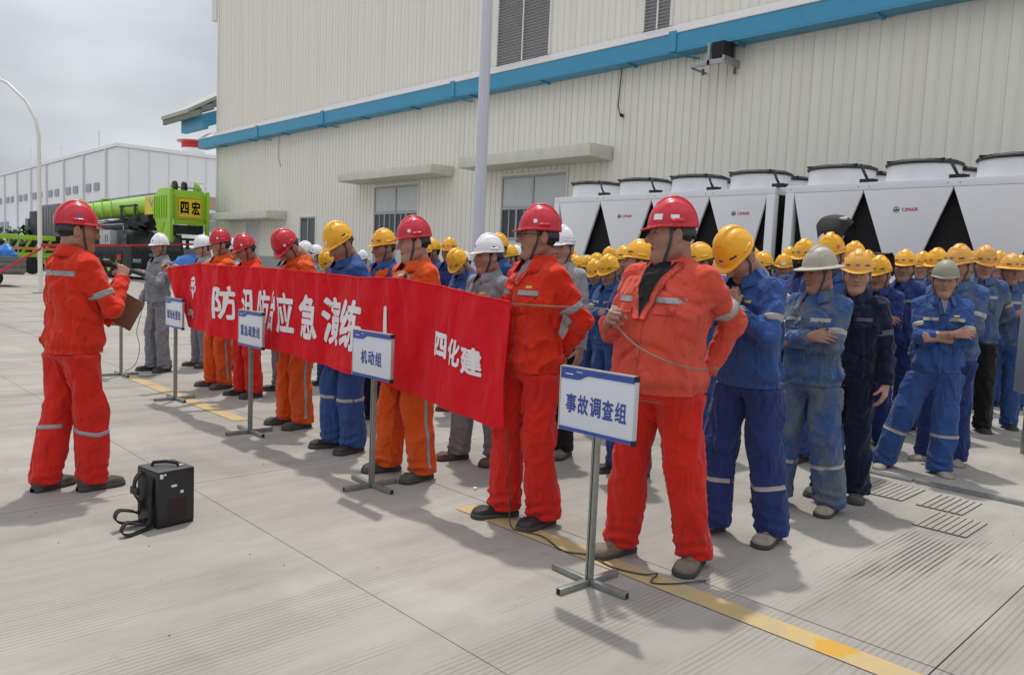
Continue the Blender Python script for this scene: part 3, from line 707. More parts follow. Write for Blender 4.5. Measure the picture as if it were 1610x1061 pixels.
# ------------------------------------------------------------------ ground
def concrete(name, c1, c2, groove=1.0, gscale=1.0):
    m = bpy.data.materials.new(name); m.use_nodes = True; nt = m.node_tree; N, L = nt.nodes, nt.links; b = N['Principled BSDF']
    b.inputs['Roughness'].default_value = .82; b.inputs['Specular IOR Level'].default_value = .35
    geo = N.new('ShaderNodeNewGeometry'); sep = N.new('ShaderNodeSeparateXYZ'); L.new(geo.outputs['Position'], sep.inputs[0])
    def noise(sc_, det, st=(1, 1, 1), rough=.55):
        mp = N.new('ShaderNodeMapping'); mp.inputs['Scale'].default_value = st; L.new(geo.outputs['Position'], mp.inputs[0])
        n = N.new('ShaderNodeTexNoise'); n.inputs['Scale'].default_value = sc_; n.inputs['Detail'].default_value = det; n.inputs['Roughness'].default_value = rough
        L.new(mp.outputs[0], n.inputs[0]); return n.outputs['Fac']
    def mth(op, a, b_=None, c=None):
        x = N.new('ShaderNodeMath'); x.operation = op
        for i, v in enumerate((a, b_, c)):
            if v is None: continue
            if isinstance(v, (int, float)): x.inputs[i].default_value = v
            else: L.new(v, x.inputs[i])
        return x.outputs[0]
    def rng(v, a, b_, c=0., d=1.):
        x = N.new('ShaderNodeMapRange'); x.inputs[1].default_value = a; x.inputs[2].default_value = b_; x.inputs[3].default_value = c; x.inputs[4].default_value = d; L.new(v, x.inputs[0]); return x.outputs[0]
    def mixc(f, a, b_):
        x = N.new('ShaderNodeMix'); x.data_type = 'RGBA'
        if isinstance(f, float): x.inputs[0].default_value = f
        else: L.new(f, x.inputs[0])
        for i, v in ((6, a), (7, b_)):
            if isinstance(v, tuple): x.inputs[i].default_value = (*v, 1)
            else: L.new(v, x.inputs[i])
        return x.outputs[2]
    col = mixc(rng(noise(.55, 6, (1, 1.6, 1)), .38, .64), c1, c2)
    col = mixc(rng(noise(3.2, 8, (.35, 1.2, 1), .65), .45, .72, 0, .5), col, mix3(c1, (.10, .09, .08), .45))
    col = mixc(rng(noise(6.5, 6, (1, 1, 1), .7), .60, .72, 0, .30), col, (.17, .15, .13))
    col = mixc(rng(noise(.75, 3, (1.4, .35, 1), .5), .60, .68, 0, .22), col, (.13, .12, .11))
    col = mixc(rng(noise(1.1, 5, (1, .5, 1), .6), .56, .70, 0, .45), col, mix3(c2, (.5, .47, .42), .5))
    if groove:
        # cut grooves every 27 mm across the lane; wear takes them away in patches and bands
        wob_ = rng(noise(.9, 2), 0, 1, -.01, .01); yy = mth('ADD', sep.outputs[1], wob_)
        s = mth('SINE', mth('MULTIPLY', yy, 2 * math.pi / .0271)); g = rng(s, .35, .95)
        band = rng(mth('SINE', mth('MULTIPLY', mth('ADD', sep.outputs[1], rng(noise(.5, 3), 0, 1, -.2, .2)), 2 * math.pi / .62)), -.3, .6)
        wear = rng(noise(1.3, 4, (.28, 2.2, 1), .6), .45, .56)
        msk = mth('MULTIPLY', g, mth('MULTIPLY', mth('MAXIMUM', mth('MULTIPLY', band, .8), wear), rng(wear, 0, 1, .08, 1)))
        deep = rng(noise(1.1, 3, (.45, 1.0, 1), .55), .56, .62); box_ = mth('MULTIPLY', rng(sep.outputs[0], 3.2, 4.3), 1)
        msk = mth('MULTIPLY', msk, mth('ADD', .55, mth('MULTIPLY', mth('MULTIPLY', deep, box_), 1.7)))
        col = mixc(mth('MULTIPLY', msk, .52 * groove), col, (.085, .075, .065))
        band2 = mth('MULTIPLY', mth('MULTIPLY', band, rng(wear, 0, 1, .4, 1)), .09); col = mixc(band2, col, (.16, .15, .135))
    L.new(col, b.inputs['Base Color'])
    bp = N.new('ShaderNodeBump'); bp.inputs['Strength'].default_value = .35; bp.inputs['Distance'].default_value = .004; L.new(noise(70, 5), bp.inputs['Height'])
    if groove:
        b2 = N.new('ShaderNodeBump'); b2.invert = True; b2.inputs['Strength'].default_value = .8; b2.inputs['Distance'].default_value = .003; L.new(msk, b2.inputs['Height']); L.new(bp.outputs[0], b2.inputs['Normal']); L.new(b2.outputs[0], b.inputs['Normal'])
    else: L.new(bp.outputs[0], b.inputs['Normal'])
    return m
M_conc = concrete('grooved_concrete', (.29, .272, .242), (.36, .337, .302)); M_conc2 = concrete('smooth_concrete', (.29, .272, .24), (.375, .35, .315), 0)
M_joint = mat('joint_dirt', (.11, .10, .085), .95)
g = MB().box(-250, 400, -40, 900, -.2, -.022).obj('ground', M_conc2); tag(g, kind='structure')
gj = MB().box(-13, 15.1, -4.5, 52.6, -.021, -.016).obj('joint_bed', M_joint, g)
xs = [-12.75, -8.77, -4.78, -.79, 1.88, 3.19, 7.18, 11.16, 15.1]; ys = [-3.08 + 3.98 * k for k in range(15)]
for i in range(len(xs) - 1):
    for j in range(len(ys) - 1):
        gx = .002 if xs[i] == 1.88 else .0035; gx2 = .002 if xs[i + 1] == 1.88 else .0035
        MB().box(xs[i] + gx, xs[i + 1] - gx2, ys[j] + .003, ys[j + 1] - .003, -.015, 0).obj('concrete_slab', M_conc, g)
def worn(name, col, under):
    m = mat(name, col, .75); nt = m.node_tree; N, L = nt.nodes, nt.links; b = N['Principled BSDF']; geo = N.new('ShaderNodeNewGeometry')
    n = N.new('ShaderNodeTexNoise'); n.inputs['Scale'].default_value = 5; n.inputs['Detail'].default_value = 9; n.inputs['Roughness'].default_value = .75; L.new(geo.outputs['Position'], n.inputs[0])
    r = N.new('ShaderNodeMapRange'); r.inputs[1].default_value = .42; r.inputs[2].default_value = .68; L.new(n.outputs['Fac'], r.inputs[0])
    x = N.new('ShaderNodeMix'); x.data_type = 'RGBA'; x.inputs[6].default_value = (*col, 1); x.inputs[7].default_value = (*under, 1); L.new(r.outputs[0], x.inputs[0])
    L.new(x.outputs[2], b.inputs['Base Color']); return m
M_yel = worn('worn_yellow_paint', (.46, .335, .14), (.35, .30, .20)); M_yel2 = worn('bright_yellow_stain', (.60, .34, .03), (.5, .33, .08))
def sheet(name, pts, z, m, parent=None):
    me = bpy.data.meshes.new(name); me.from_pydata([(x, y, z) for x, y in pts], [], [tuple(range(len(pts)))]); return link(name, me, parent, m)
for a, b_ in ((.906, 3.5), (-3.0, .894)):
    tag(sheet('yellow_line', [(2.95, a), (3.09, a), (3.09, b_ - .02), (3.05, b_), (2.95, b_ - .01)], .004, M_yel), kind='structure')
tag(sheet('yellow_line', [(2.95, 6.6), (3.09, 6.55), (3.10, 8.85), (2.96, 8.85)], .004, M_yel), kind='structure'); tag(sheet('yellow_line', [(2.96, 8.87), (3.1, 8.87), (3.10, 9.7), (2.98, 9.7)], .004, M_yel), kind='structure')
nt = M_yel.node_tree; N, L = nt.nodes, nt.links; b_ = N['Principled BSDF']; old = b_.inputs['Base Color'].links[0].from_socket   # a spill of fresh yellow paint
geo = N.new('ShaderNodeNewGeometry'); n = N.new('ShaderNodeTexNoise'); n.inputs['Scale'].default_value = 9; n.inputs['Detail'].default_value = 3; L.new(geo.outputs['Position'], n.inputs[0])
vd = N.new('ShaderNodeVectorMath'); vd.operation = 'MULTIPLY_ADD'; vd.inputs[1].default_value = (.14, .14, 0); L.new(n.outputs['Color'], vd.inputs[0]); L.new(geo.outputs['Position'], vd.inputs[2])
ds = N.new('ShaderNodeVectorMath'); ds.operation = 'DISTANCE'; ds.inputs[1].default_value = (3.11, 1.29, .004); L.new(vd.outputs[0], ds.inputs[0])
mr = N.new('ShaderNodeMapRange'); mr.inputs[1].default_value = .095; mr.inputs[2].default_value = .07; L.new(ds.outputs['Value'], mr.inputs[0])
mx = N.new('ShaderNodeMix'); mx.data_type = 'RGBA'; mx.inputs[7].default_value = (.50, .28, .035, 1); L.new(mr.outputs[0], mx.inputs[0]); L.new(old, mx.inputs[6]); L.new(mx.outputs[2], b_.inputs['Base Color'])
# smooth apron by the plant, with its steel edge and drain
ap = MB().box(6.16, 15.0, -4.5, 3.0, -.012, .022).obj('apron', M_conc2, bevel=.004); tag(ap, kind='structure')
M_steel = mat('galvanised_steel', (.42, .43, .44), .38, .75, .5, (30, .6, (.22, .21, .2))); M_rust = mat('rusty_steel', (.16, .11, .08), .7, .3, .4, (14, .7, (.3, .26, .22)))
ed = MB().box(6.10, 6.155, -4.5, 1.98, .0, .026).box(6.10, 6.155, 2.0, 3.0, .0, .02).obj('apron_edge_strip', M_steel, ap, bevel=.004)
def grate(x, y, lx, ly, label):
    t = empty('drain_grate', (x, y, 0)); tag(t, label, 'grate', 'slotted drain covers near the apron')
    MB().box(-lx/2, lx/2, -ly/2, ly/2, .001, .004).obj('grate_pit', M_joint, t)
    n = int(ly / .042)
    for k in range(n + 1):
        yy = -ly / 2 + .016 + k * (ly - .032) / n; MB().box(-lx/2, lx/2, yy - .0145, yy + .0145, .0045, .010).obj('grate_bar', M_conc2, t)
for a in ((5.22, 1.47, .42, .30, 'slotted concrete drain cover nearest the yellow line at right'), (5.70, 1.62, .42, .28, 'slotted drain cover between the steel edge strip and another cover'), (5.72, 2.02, .45, .34, 'slotted drain cover beside the navy workers shoes')): grate(*a)
def bez(a, n=14):
    o = []
    for k in range(n * (len(a) - 1) + 1):
        t = k / n; i = min(int(t), len(a) - 2); t -= i; p0 = Vector(a[max(i - 1, 0)]); p1, p2 = Vector(a[i]), Vector(a[i + 1]); p3 = Vector(a[min(i + 2, len(a) - 1)])
        o.append(.5 * ((2 * p1) + (p2 - p0) * t + (2 * p0 - 5 * p1 + 4 * p2 - p3) * t * t + (3 * p1 - p0 - 3 * p2 + p3) * t ** 3))
    return o
# ------------------------------------------------------------------ big ribbed hall
M_clad = mat('cream_cladding', (.85, .825, .735), .5, 0, .4, (1.1, .5, (.70, .67, .585)), (3, .05, .01), (1, 3.5, .1)); M_clad2 = mat('pale_trim', (.76, .75, .70), .5)
M_clad3 = mat('cream_cladding_warm', (.84, .81, .72), .5, 0, .4, (1.3, .55, (.70, .66, .57)), None, (1, 4, .12))
M_blueg = mat('blue_gutter', (.055, .32, .52), .45, 0, .5, (2, .4, (.045, .24, .40))); M_flash = mat('pale_flashing', (.76, .73, .71), .5, 0, .4, (3, .3, (.66, .64, .62)))
M_plinth = mat('grey_plinth', (.38, .39, .36), .8, 0, .3, (2, .4, (.30, .30, .28))); M_can = mat('cement_canopy', (.68, .67, .58), .85, 0, .3, (2.5, .6, (.52, .51, .43)))
M_frame = mat('grey_window_frame', (.42, .44, .45), .45); M_dpan = mat('pale_grey_door_panel', (.60, .63, .63), .5, 0, .4, (2, .3, (.44, .45, .45)))
M_glass = mat('dark_glass', (.03, .04, .045), .08, 0, .6); M_louv = mat('grey_louvre', (.30, .31, .33), .5); M_dark = mat('dark_void', (.012, .012, .013), .8)
XW, Y0, PW = 17.0, 40.06, .48
hall = empty('factory_hall', (XW, Y0, 0)); tag(hall, 'large cream ribbed metal factory hall with blue gutter behind the crowd', 'building')
def panel_mesh(z0, z1):
    k = ('panel', round(z0, 2), round(z1, 2))
    if k not in MESH:
        prof = []
        for q in range(2):
            o = q * .24; prof += [(o + .0, 0), (o + .196, 0), (o + .206, .024), (o + .228, .024), (o + .238, 0)]
        prof.append((.476, 0)); v = []; f = []
        for yy, d in prof: v += [(-d, -yy, z0), (-d, -yy, z1)]
        n = len(prof)
        for i in range(n - 1): f.append((2 * i, 2 * i + 1, 2 * i + 3, 2 * i + 2))
        a = len(v); v += [(.03, 0, z0), (.03, 0, z1), (.03, -.476, z0), (.03, -.476, z1)]
        f += [(a, a + 1, 1, 0), (2 * n - 2, 2 * n - 1, a + 3, a + 2)]
        me = bpy.data.meshes.new('wall_panel'); me.from_pydata(v, [], f); MESH[k] = me
    return MESH[k]
def panels(u, z0, z1):
    if z1 - z0 < .05: return
    link('wall_panel', panel_mesh(z0, z1), hall, M_clad if (u * 7) % 5 else M_clad3, Matrix.Translation((0, -u * PW, 0)))
OPEN = {}   # unit index -> (z0, z1) openings
for u in range(30, 36): OPEN[u] = (0, 4.42)
for u in range(45, 51): OPEN[u] = (0, 4.42)
for u in range(18, 21): OPEN[u] = (1.86, 3.36)
for u in range(7, 10): OPEN[u] = (0, 3.15)
for u in range(96):
    a, b_ = OPEN.get(u, (7.06, 7.06))
    z0 = 1.55
    if u in OPEN: 
        if a > z0: panels(u, z0, a)
        panels(u, b_, 7.06)
    else: panels(u, z0, 7.06)
    lo = 7.80
    if 44 <= u < 49: panels(u, 10.3, 18)
    elif 56 <= u < 58: panels(u, 10.3, 18)
    else: panels(u, lo, 18)
def hb(x0, x1, y0, y1, z0, z1): return (XW - XW + x0, x1, y0 - Y0, y1 - Y0, z0, z1)
for a, b_ in ((0, 7), (10, 30), (36, 45), (51, 96)):
    MB().box(*hb(-.045, .03, Y0 - b_ * PW, Y0 - a * PW, 0, 1.55)).obj('plinth', M_plinth, hall, bevel=.005)
MB().box(.04, 23, -46.2, -.02, 0, 17.9).obj('hall_core', M_clad2, hall)
MB().box(-.06, .035, -.001, .16, 0, 18).obj('corner_trim', M_clad2, hall, bevel=.008)
MB().box(-.5, -.44, -46.3, 1.35, 7.02, 7.44).box(-.5, -.031, -46.3, 1.35, 6.98, 7.016).obj('gutter', M_blueg, hall)
MB().add([(-.52, 1.5, 7.47), (-.52, -46.3, 7.47), (-.03, -46.3, 7.82), (-.03, 1.5, 7.82), (-.52, 1.5, 7.445), (-.52, -46.3, 7.445), (-.03, -46.3, 7.45), (-.03, 1.5, 7.45)], [(0, 1, 2, 3), (4, 7, 6, 5), (0, 4, 5, 1), (1, 5, 6, 2), (2, 6, 7, 3), (3, 7, 4, 0)]).obj('flashing', M_flash, hall)
for y in (34.67, 28.81, 20.48, 11.83, 3.2):
    MB().box(-.54, -.5, y - Y0 - .11, y - Y0 + .11, 7.0, 7.5).bar((-.48, y - Y0 - .02, 6.95), (-.03, y - Y0 - .5, 6.86), .04).obj('gutter_bracket', M_blueg, hall)
for k in range(14): MB().box(-.43, -.035, -3.2 * k - 1.2, -3.2 * k - 1.14, 6.93, 6.978).obj('gutter_strap', M_blueg, hall)
def opening(u0, u1, z0, z1, d=.22):
    """reveal round an opening; returns y of both ends (local)"""
    ya, yb = -u0 * PW, -u1 * PW
    MB().box(-.05, .0385, ya - .06, ya, z0, z1).box(-.05, .0385, yb, yb + .06, z0, z1).box(-.05, .0385, yb + .06, ya - .06, z1 - .07, z1).obj('opening_trim', M_clad2, hall, bevel=.004)
    return ya - .06, yb + .06
def big_door(u0, u1):
    ya, yb = opening(u0, u1, 0, 4.42); w = (ya - yb); t = MB()
    t.box(-.02, .035, yb, ya, 4.28, 4.35).box(-.02, .035, yb, ya, 3.30, 3.38).box(-.02, .035, yb, ya, 2.36, 2.43).box(-.02, .035, yb, ya, 0, .06)
    for k in range(5):
        y = yb + w * k / 4; h = 4.28 if k in (0, 2, 4) else 3.30; t.box(-.026, .036, y - .035 if k else y, y + .035 if k < 4 else y, 0 if k in (0, 2, 4) else 2.36, h)
    dr = t.obj('door_frame', M_frame, hall)
    for k in range(2):
        y = yb + w * k / 2
        MB().box(.002, .03, y + .04, y + w / 2 - .04, 3.39, 4.27).obj('door_panel', M_dpan, dr, bevel=.004); MB().box(.002, .03, y + .04, y + w / 2 - .04, .07, 2.35).obj('door_panel', M_dpan, dr, bevel=.004)
    for k in range(4):
        y = yb + w * k / 4; MB().box(.012, .022, y + .04, y + w / 4 - .04, 2.44, 3.29).obj('pane', M_glass, dr)
        MB().box(-.01, .011, y + w / 8 - .02, y + w / 8 + .02, 2.44, 3.29).obj('mullion', M_frame, dr)
big_door(30, 36); big_door(45, 51)
ya, yb = opening(18, 21, 1.86, 3.36); t = MB().box(-.02, .03, yb, ya, 3.24, 3.29).box(-.02, .03, yb, ya, 1.86, 1.93).box(-.02, .03, yb, yb + .05, 1.93, 3.24).box(-.02, .03, ya - .05, ya, 1.93, 3.24).box(-.02, .03, (ya + yb) / 2 - .03, (ya + yb) / 2 + .03, 1.93, 3.24)
wf = t.obj('window_frame', M_frame, hall)
for a, b_ in ((yb + .05, (ya + yb) / 2 - .03), ((ya + yb) / 2 + .03, ya - .05)): MB().box(.008, .02, a, b_, 1.93, 3.24).obj('pane', M_glass, wf)
ya, yb = opening(7, 10, 0, 3.15); MB().box(0, .03, yb, ya, 0, 3.08).obj('side_door', M_dpan, hall, bevel=.004)
for u0, u1 in ((44, 49), (56, 58)):
    ya, yb = -u0 * PW, -u1 * PW; fr = MB().box(-.06, .035, ya - .07, ya, 7.83, 10.3).box(-.06, .035, yb, yb + .07, 7.83, 10.3).box(-.06, .035, yb, ya, 10.301, 10.37).box(-.05, -.02, (ya + yb) / 2 - .025, (ya + yb) / 2 + .025, 7.83, 10.3).obj('louvre_frame', M_clad2, hall)
    for k in range(27): MB().add([(-.045, yb + .07, 7.86 + k * .09), (-.045, ya - .07, 7.86 + k * .09), (.02, ya - .07, 7.925 + k * .09), (.02, yb + .07, 7.925 + k * .09), (-.045, yb + .07, 7.85 + k * .09), (-.045, ya - .07, 7.85 + k * .09), (.02, ya - .07, 7.915 + k * .09), (.02, yb + .07, 7.915 + k * .09)], [(0, 1, 2, 3), (4, 7, 6, 5), (0, 4, 5, 1)]).obj('slat', M_louv, fr)
def canopy(y0, y1, zb, zt, d=1.0):
    MB().add([(-d, y0 - Y0, zb), (-d, y1 - Y0, zb), (-.048, y1 - Y0, zb - .02), (-.048, y0 - Y0, zb - .02), (-d, y0 - Y0, zt), (-d, y1 - Y0, zt), (-.048, y1 - Y0, zt + .03), (-.048, y0 - Y0, zt + .03)],
             [(0, 3, 2, 1), (4, 5, 6, 7), (0, 1, 5, 4), (1, 2, 6, 5), (2, 3, 7, 6), (3, 0, 4, 7)]).obj('canopy', M_can, hall, bevel=.02)
canopy(20.85, 26.75, 4.50, 4.80); canopy(13.95, 19.45, 4.56, 4.90); canopy(32.6, 38.6, 3.22, 3.56)
# eave over the far gable
sh = MB(); x0, x1 = -.95, 5.0; zz = lambda x: 8.80 + (x + .95) * .62
for (ya_, yb_, t0, t1) in ((1.6, 5.4, 0, .2),):
    sh.add([(x0, ya_, zz(x0) + t0), (x1, ya_, zz(x1) + t0), (x1, yb_, zz(x1) + t0), (x0, yb_, zz(x0) + t0), (x0, ya_, zz(x0) + t1), (x1, ya_, zz(x1) + t1), (x1, yb_, zz(x1) + t1), (x0, yb_, zz(x0) + t1)], [(0, 3, 2, 1), (4, 5, 6, 7), (0, 1, 5, 4), (1, 2, 6, 5), (2, 3, 7, 6), (3, 0, 4, 7)])
er = sh.obj('gable_eave', mat('eave_sheet', (.42, .43, .38), .6), hall)
M_purl = mat('grey_green_purlin', (.20, .21, .17), .7)
for k in range(6):
    x = -.9 + k * .62; MB().box(x, x + .12, .2, 5.3, zz(x) - .3, zz(x) - .005).obj('purlin', M_purl, er)
MB().bar((-.35, 3.4, 8.42), (5, 3.4, 10.6), .22, .66).bar((-.35, 1.0, 8.42), (5, 1.0, 10.6), .22, .66).box(-.5, -.2, .8, 3.7, 8.0, 8.72).obj('eave_beam', M_blueg, hall)
MB().box(-.12, .2, .17, .7, 13.4, 18).obj('downpipe_box', M_clad2, hall)
# steel tray bracket and hanging cable on the wall
br = empty('wall_bracket', (XW, 10.6, 0)); tag(br, 'grey steel tray bracket bolted under the blue gutter', 'bracket')
MB().box(-.75, -.06, -.42, -.36, 6.45, 6.62).box(-.75, -.06, .46, .5, 6.42, 6.47).box(-.75, -.70, -.36, .5, 6.45, 6.56).obj('tray', M_steel, br, bevel=.004)
MB().box(-.75, -.71, -.02, .05, 6.45, 6.97).box(-.4, -.06, -.3, -.22, 6.62, 6.96).obj('hanger', M_steel, br); MB().box(-.72, -.28, -.38, -.05, 6.60, 6.96).obj('dark_duct', M_dark, br)
MB().bar((-.5, .3, 6.44), (-.5, .3, 6.3), .05).bar((-.15, -.35, 6.44), (-.15, -.35, 6.3), .05).obj('bracket_foot', M_rust, br)
tag(MB().tube([(XW - .05, 13.78, 7.0), (XW - .06, 13.8, 6.5), (XW - .05, 13.84, 6.0), (XW - .06, 13.76, 5.78), (XW - .09, 13.7, 5.74)], .014, 6).tube([(XW - .09, 13.7, 5.74), (XW - .1, 13.62, 5.70)], .045, 8).obj('hanging_cable', M_dark), 'black cable with a plug hanging on the ribbed wall', 'cable')
tag(MB().tube([(XW - .05, 33.4, 7.0), (XW - .05, 33.4, 5.9), (XW - .05, 33.2, 5.6)], .014, 6).obj('hanging_cable', M_louv), 'thin pale cable hanging from the gutter far left on the hall', 'cable')
# ------------------------------------------------------------------ cooling units
M_wpaint = mat('white_enamel', (.78, .79, .81), .38, 0, .5, (1.2, .25, (.72, .73, .75))); M_bmesh = mat('black_coil_mesh', (.008, .008, .009), .7, 0, .3, (90, .5, (.02, .02, .021)))
M_fan = mat('fan_ring_white', (.76, .77, .79), .45); M_guard = mat('black_guard', (.012, .012, .013), .5); M_redp = mat('red_print', (.45, .03, .06), .5)
def cooler(y1, nmod, ycut, label):
    """modular cooling unit from y1 downwards; nmod modules of 1.24 m"""
    t = empty('cooling_unit', (12.0, y1, 0)); tag(t, label, 'cooling unit', 'white cooling units along the hall')
    W = 1.24; L_ = W * nmod; zb, zv, zt = 1.66, 1.80, 2.86
    MB().box(.02, 2.2, -L_ + .0, 0, 0, .2).obj('base_plinth', M_plinth, t)
    MB().box(.0, 2.2, -L_, 0, 2.86, 2.975).obj('top_rail', M_wpaint, t, bevel=.008)
    for yy in (0, -L_ + .14): MB().box(-.012, .14, yy - .14, yy, .2, 2.858).obj('corner_post', M_wpaint, t, bevel=.008); MB().box(2.06, 2.212, yy - .14, yy, .2, 2.858).obj('corner_post', M_wpaint, t, bevel=.008)
    MB().box(.14, 2.05, -L_ + .03, -.03, .22, 2.85).obj('coil_core', M_bmesh, t)
    for k in range(nmod):
        a = -k * W - (.145 if k == 0 else .006); b_ = -(k + 1) * W + (.145 if k == nmod - 1 else .006)
        c0, c1 = -k * W, -(k + 1) * W; hw = .39
        yl, yr = min(c0 - hw, a), max(c1 + hw, b_)
        MB().prism([(a, zt - .004), (min(a, c0 - .01), zt - .03), (yl, zv), (yr, zv), (max(b_, c1 + .01), zt - .03), (b_, zt - .004)], 0, .05, lambda u, v, w: (w, u, v)).obj('side_panel', M_wpaint, t, bevel=.004)
        MB().box(.0, .05, b_, a, zb, zv - .006).obj('lower_rail', M_wpaint, t, bevel=.004)
        for q in range(2): 
            ya_ = a + (b_ - a) * q / 2 - .004; yb_ = a + (b_ - a) * (q + 1) / 2 + .004; MB().box(.02, .06, yb_, ya_, .22, zb - .05).obj('cabinet_panel', M_wpaint, t, bevel=.005)
        cy = -(k + .5) * W
        for cx in (.62, 1.6):
            ring = MB().lathe([(.52, 2.976), (.51, 3.04), (.50, 3.24), (.485, 3.245), (.47, 3.23), (.48, 2.98)], 32, (cx, cy, 0)).obj('fan_ring', M_fan, t, smooth=True)
            gd = MB().tube([(cx + .51 * math.cos(a_ * .2618), cy + .51 * math.sin(a_ * .2618), 3.255) for a_ in range(25)], .028, 6, False)
            for r in (.2, .35, .46): gd.tube([(cx + r * math.cos(a_ * .3927), cy + r * math.sin(a_ * .3927), 3.30 + .02 * (.5 - r)) for a_ in range(17)], .006, 4, False)
            for a_ in range(4): gd.bar((cx, cy, 3.315), (cx + .56 * math.cos(a_ * 1.571 + .78), cy + .56 * math.sin(a_ * 1.571 + .78), 3.285), .03, .03)
            gd.obj('guard', M_guard, ring); MB().box(cx - .12, cx + .12, cy - .1, cy + .1, 3.21, 3.33).obj('motor', M_guard, ring, bevel=.01)
            for s_ in range(4):
                a0 = s_ * 1.571; MB().add([(cx + .08 * math.cos(a0), cy + .08 * math.sin(a0), 3.20), (cx + .48 * math.cos(a0 - .25), cy + .48 * math.sin(a0 - .25), 3.17), (cx + .48 * math.cos(a0 + .35), cy + .48 * math.sin(a0 + .35), 3.23), (cx + .1 * math.cos(a0 + .8), cy + .1 * math.sin(a0 + .8), 3.22)], [(0, 1, 2, 3)]).obj('fan_blade', M_guard, ring)
        MB().tube([(.12, cy - .5, 3.26), (.06, cy - .60, 3.1), (.08, cy - .64, 3.02), (.1, cy - .78, 3.01)], .022, 6).box(.02, .14, cy - .74, cy - .54, 2.976, 3.03).obj('fan_cable', M_guard, t)
        for dy in (-.08, .08):
            if -L_ < c0 + dy < 0: MB().lathe([(0, 0), (.011, .0), (.011, .006), (0, .006)], 8, (-.006, c0 + dy, 2.915), 'x').obj('bolt', M_steel, t)
        if k in (1, 3):
            fx = lambda yc, wd, zc, h: (lambda u, v: (-.003, yc + wd / 2 - u * wd, zc - h / 2 + v * h))
            yc = cy - .07; place_text('brand_text', 'CIMAIR', fx(yc, .225, 2.553, .052), t, M_redp, .02)
            em = MB().lathe([(.043, -.004), (.043, .0), (.034, .0), (.034, -.004), (.043, -.004)], 20, (0, yc + .19, 2.555), 'x').prism([(yc + .225, 2.54), (yc + .19, 2.575), (yc + .15, 2.54)], -.005, -.001, lambda u, v, w: (w, u, v)).obj('brand_emblem', M_guard, t)
    return t
cooler(11.36, 4, 0, 'white cooling unit with four fan rings behind the red helmeted men'); cooler(6.21, 4, 0, 'white cooling unit with large fan rings at the right edge')
# ------------------------------------------------------------------ lamp posts
M_pole = mat('pale_lilac_paint', (.60, .60, .66), .4, 0, .5, (2, .25, (.52, .52, .58)))
lp = empty('street_lamp', (8.62, 9.88, 0)); tag(lp, 'tall pale octagonal lamp post rising out of the crowd', 'street lamp')
MB().lathe([(.11, .02), (.062, 11), (0, 11)], 8).obj('pole', M_pole, lp); MB().box(-.2, .2, -.2, .2, 0, .02).obj('base_plate', M_steel, lp, bevel=.004)
MB().tube([(0, 0, 10.9), (0, .25, 11.4), (0, 1.4, 11.8)], [.04, .035, .03], 8).box(-.12, .12, 1.3, 1.95, 11.75, 11.86).obj('lamp_arm', M_pole, lp)
lp = empty('street_lamp', (6.42, 28.9, 0)); tag(lp, 'white curved street lamp at the left edge of the yard', 'street lamp')
MB().tube([(0, 0, 0), (0, 0, 3.0), (0, 0, 5.0), (-.06, .05, 5.5), (-.28, .3, 6.1), (-.7, .75, 6.65), (-1.2, 1.3, 6.95), (-1.8, 2.0, 7.1)], [.07, .065, .058, .055, .05, .045, .04, .035], 10).obj('pole', M_clad2, lp, smooth=True)
MB().box(-2.3, -1.7, 1.9, 2.2, 7.05, 7.18).obj('lamp_head', M_frame, lp, bevel=.03); MB().box(-.2, .2, -.2, .2, 0, .03).obj('base_plate', M_steel, lp)
# ------------------------------------------------------------------ banner
M_ban = cloth('red_banner_cloth', (.78, .012, .022), .35, (.64, .012, .022), sheen=.05, cs=.55); M_banw = mat('white_lettering', (.80, .76, .78), .6)
TOPY = [3.06, 3.67, 4.12, 4.6, 5.08, 5.76, 6.71, 7.49, 8.12]; TOPZ = [1.262, 1.315, 1.355, 1.34, 1.35, 1.365, 1.36, 1.365, 1.295]
BOTY = [3.08, 3.91, 4.46, 5.14, 5.63, 6.56, 7.66]; BOTZ = [.555, .61, .675, .675, .71, .715, .75]
HOLD = (4.17, 5.1, 5.85, 6.75, 7.4)
def ban_x(y, t):
    w = .024 * math.sin(y * 5.1 + 1.3 * t) + .015 * math.sin(y * 11.3 + 2.6 * t + 1) * (1 - .4 * t) + .008 * math.sin(y * 21 + 5 * t + math.sin(y * 3)) + .004 * math.sin(y * 41 - 7 * t)
    for h in HOLD: w += .034 * math.exp(-((y - h + .15 * (1 - t)) / (.025 + .10 * (1 - t))) ** 2) * (t ** .7)
    w += .02 * math.exp(-((y - 5.9) / .12) ** 2)
    return 2.95 + w
def ban_pt(y, z, off=0):
    zt, zb = np.interp(y, TOPY, TOPZ), np.interp(y, BOTY, BOTZ); t = max(0, min(1, (z - zb) / (zt - zb))); return (ban_x(y, t) - off, y, z)
nY, nT = 200, 26; V = []
for i in range(nY + 1):
    s_ = i / nY
    for j in range(nT + 1):
        t = j / nT; yt = 3.075 + s_ * (8.12 - 3.075); yb = 3.095 + s_ * (7.66 - 3.095); y = yb + (yt - yb) * t ** .85
        zt = np.interp(yt, TOPY, TOPZ); zb = np.interp(yb, BOTY, BOTZ); z = zb + (zt - zb) * t + .004 * math.sin(y * 9) * (1 - t)
        V.append((ban_x(y, t), y, z))
n1 = len(V); V += [(x + .0025, y, z) for x, y, z in V]; F = []
for i in range(nY):
    for j in range(nT):
        a = i * (nT + 1) + j; b_ = a + nT + 1; F += [(a, b_, b_ + 1, a + 1), (n1 + a, n1 + a + 1, n1 + b_ + 1, n1 + b_)]
ban = empty('banner', (2.95, 5.6, 0)); tag(ban, 'long red cloth banner with white characters held in front of the workers', 'banner')
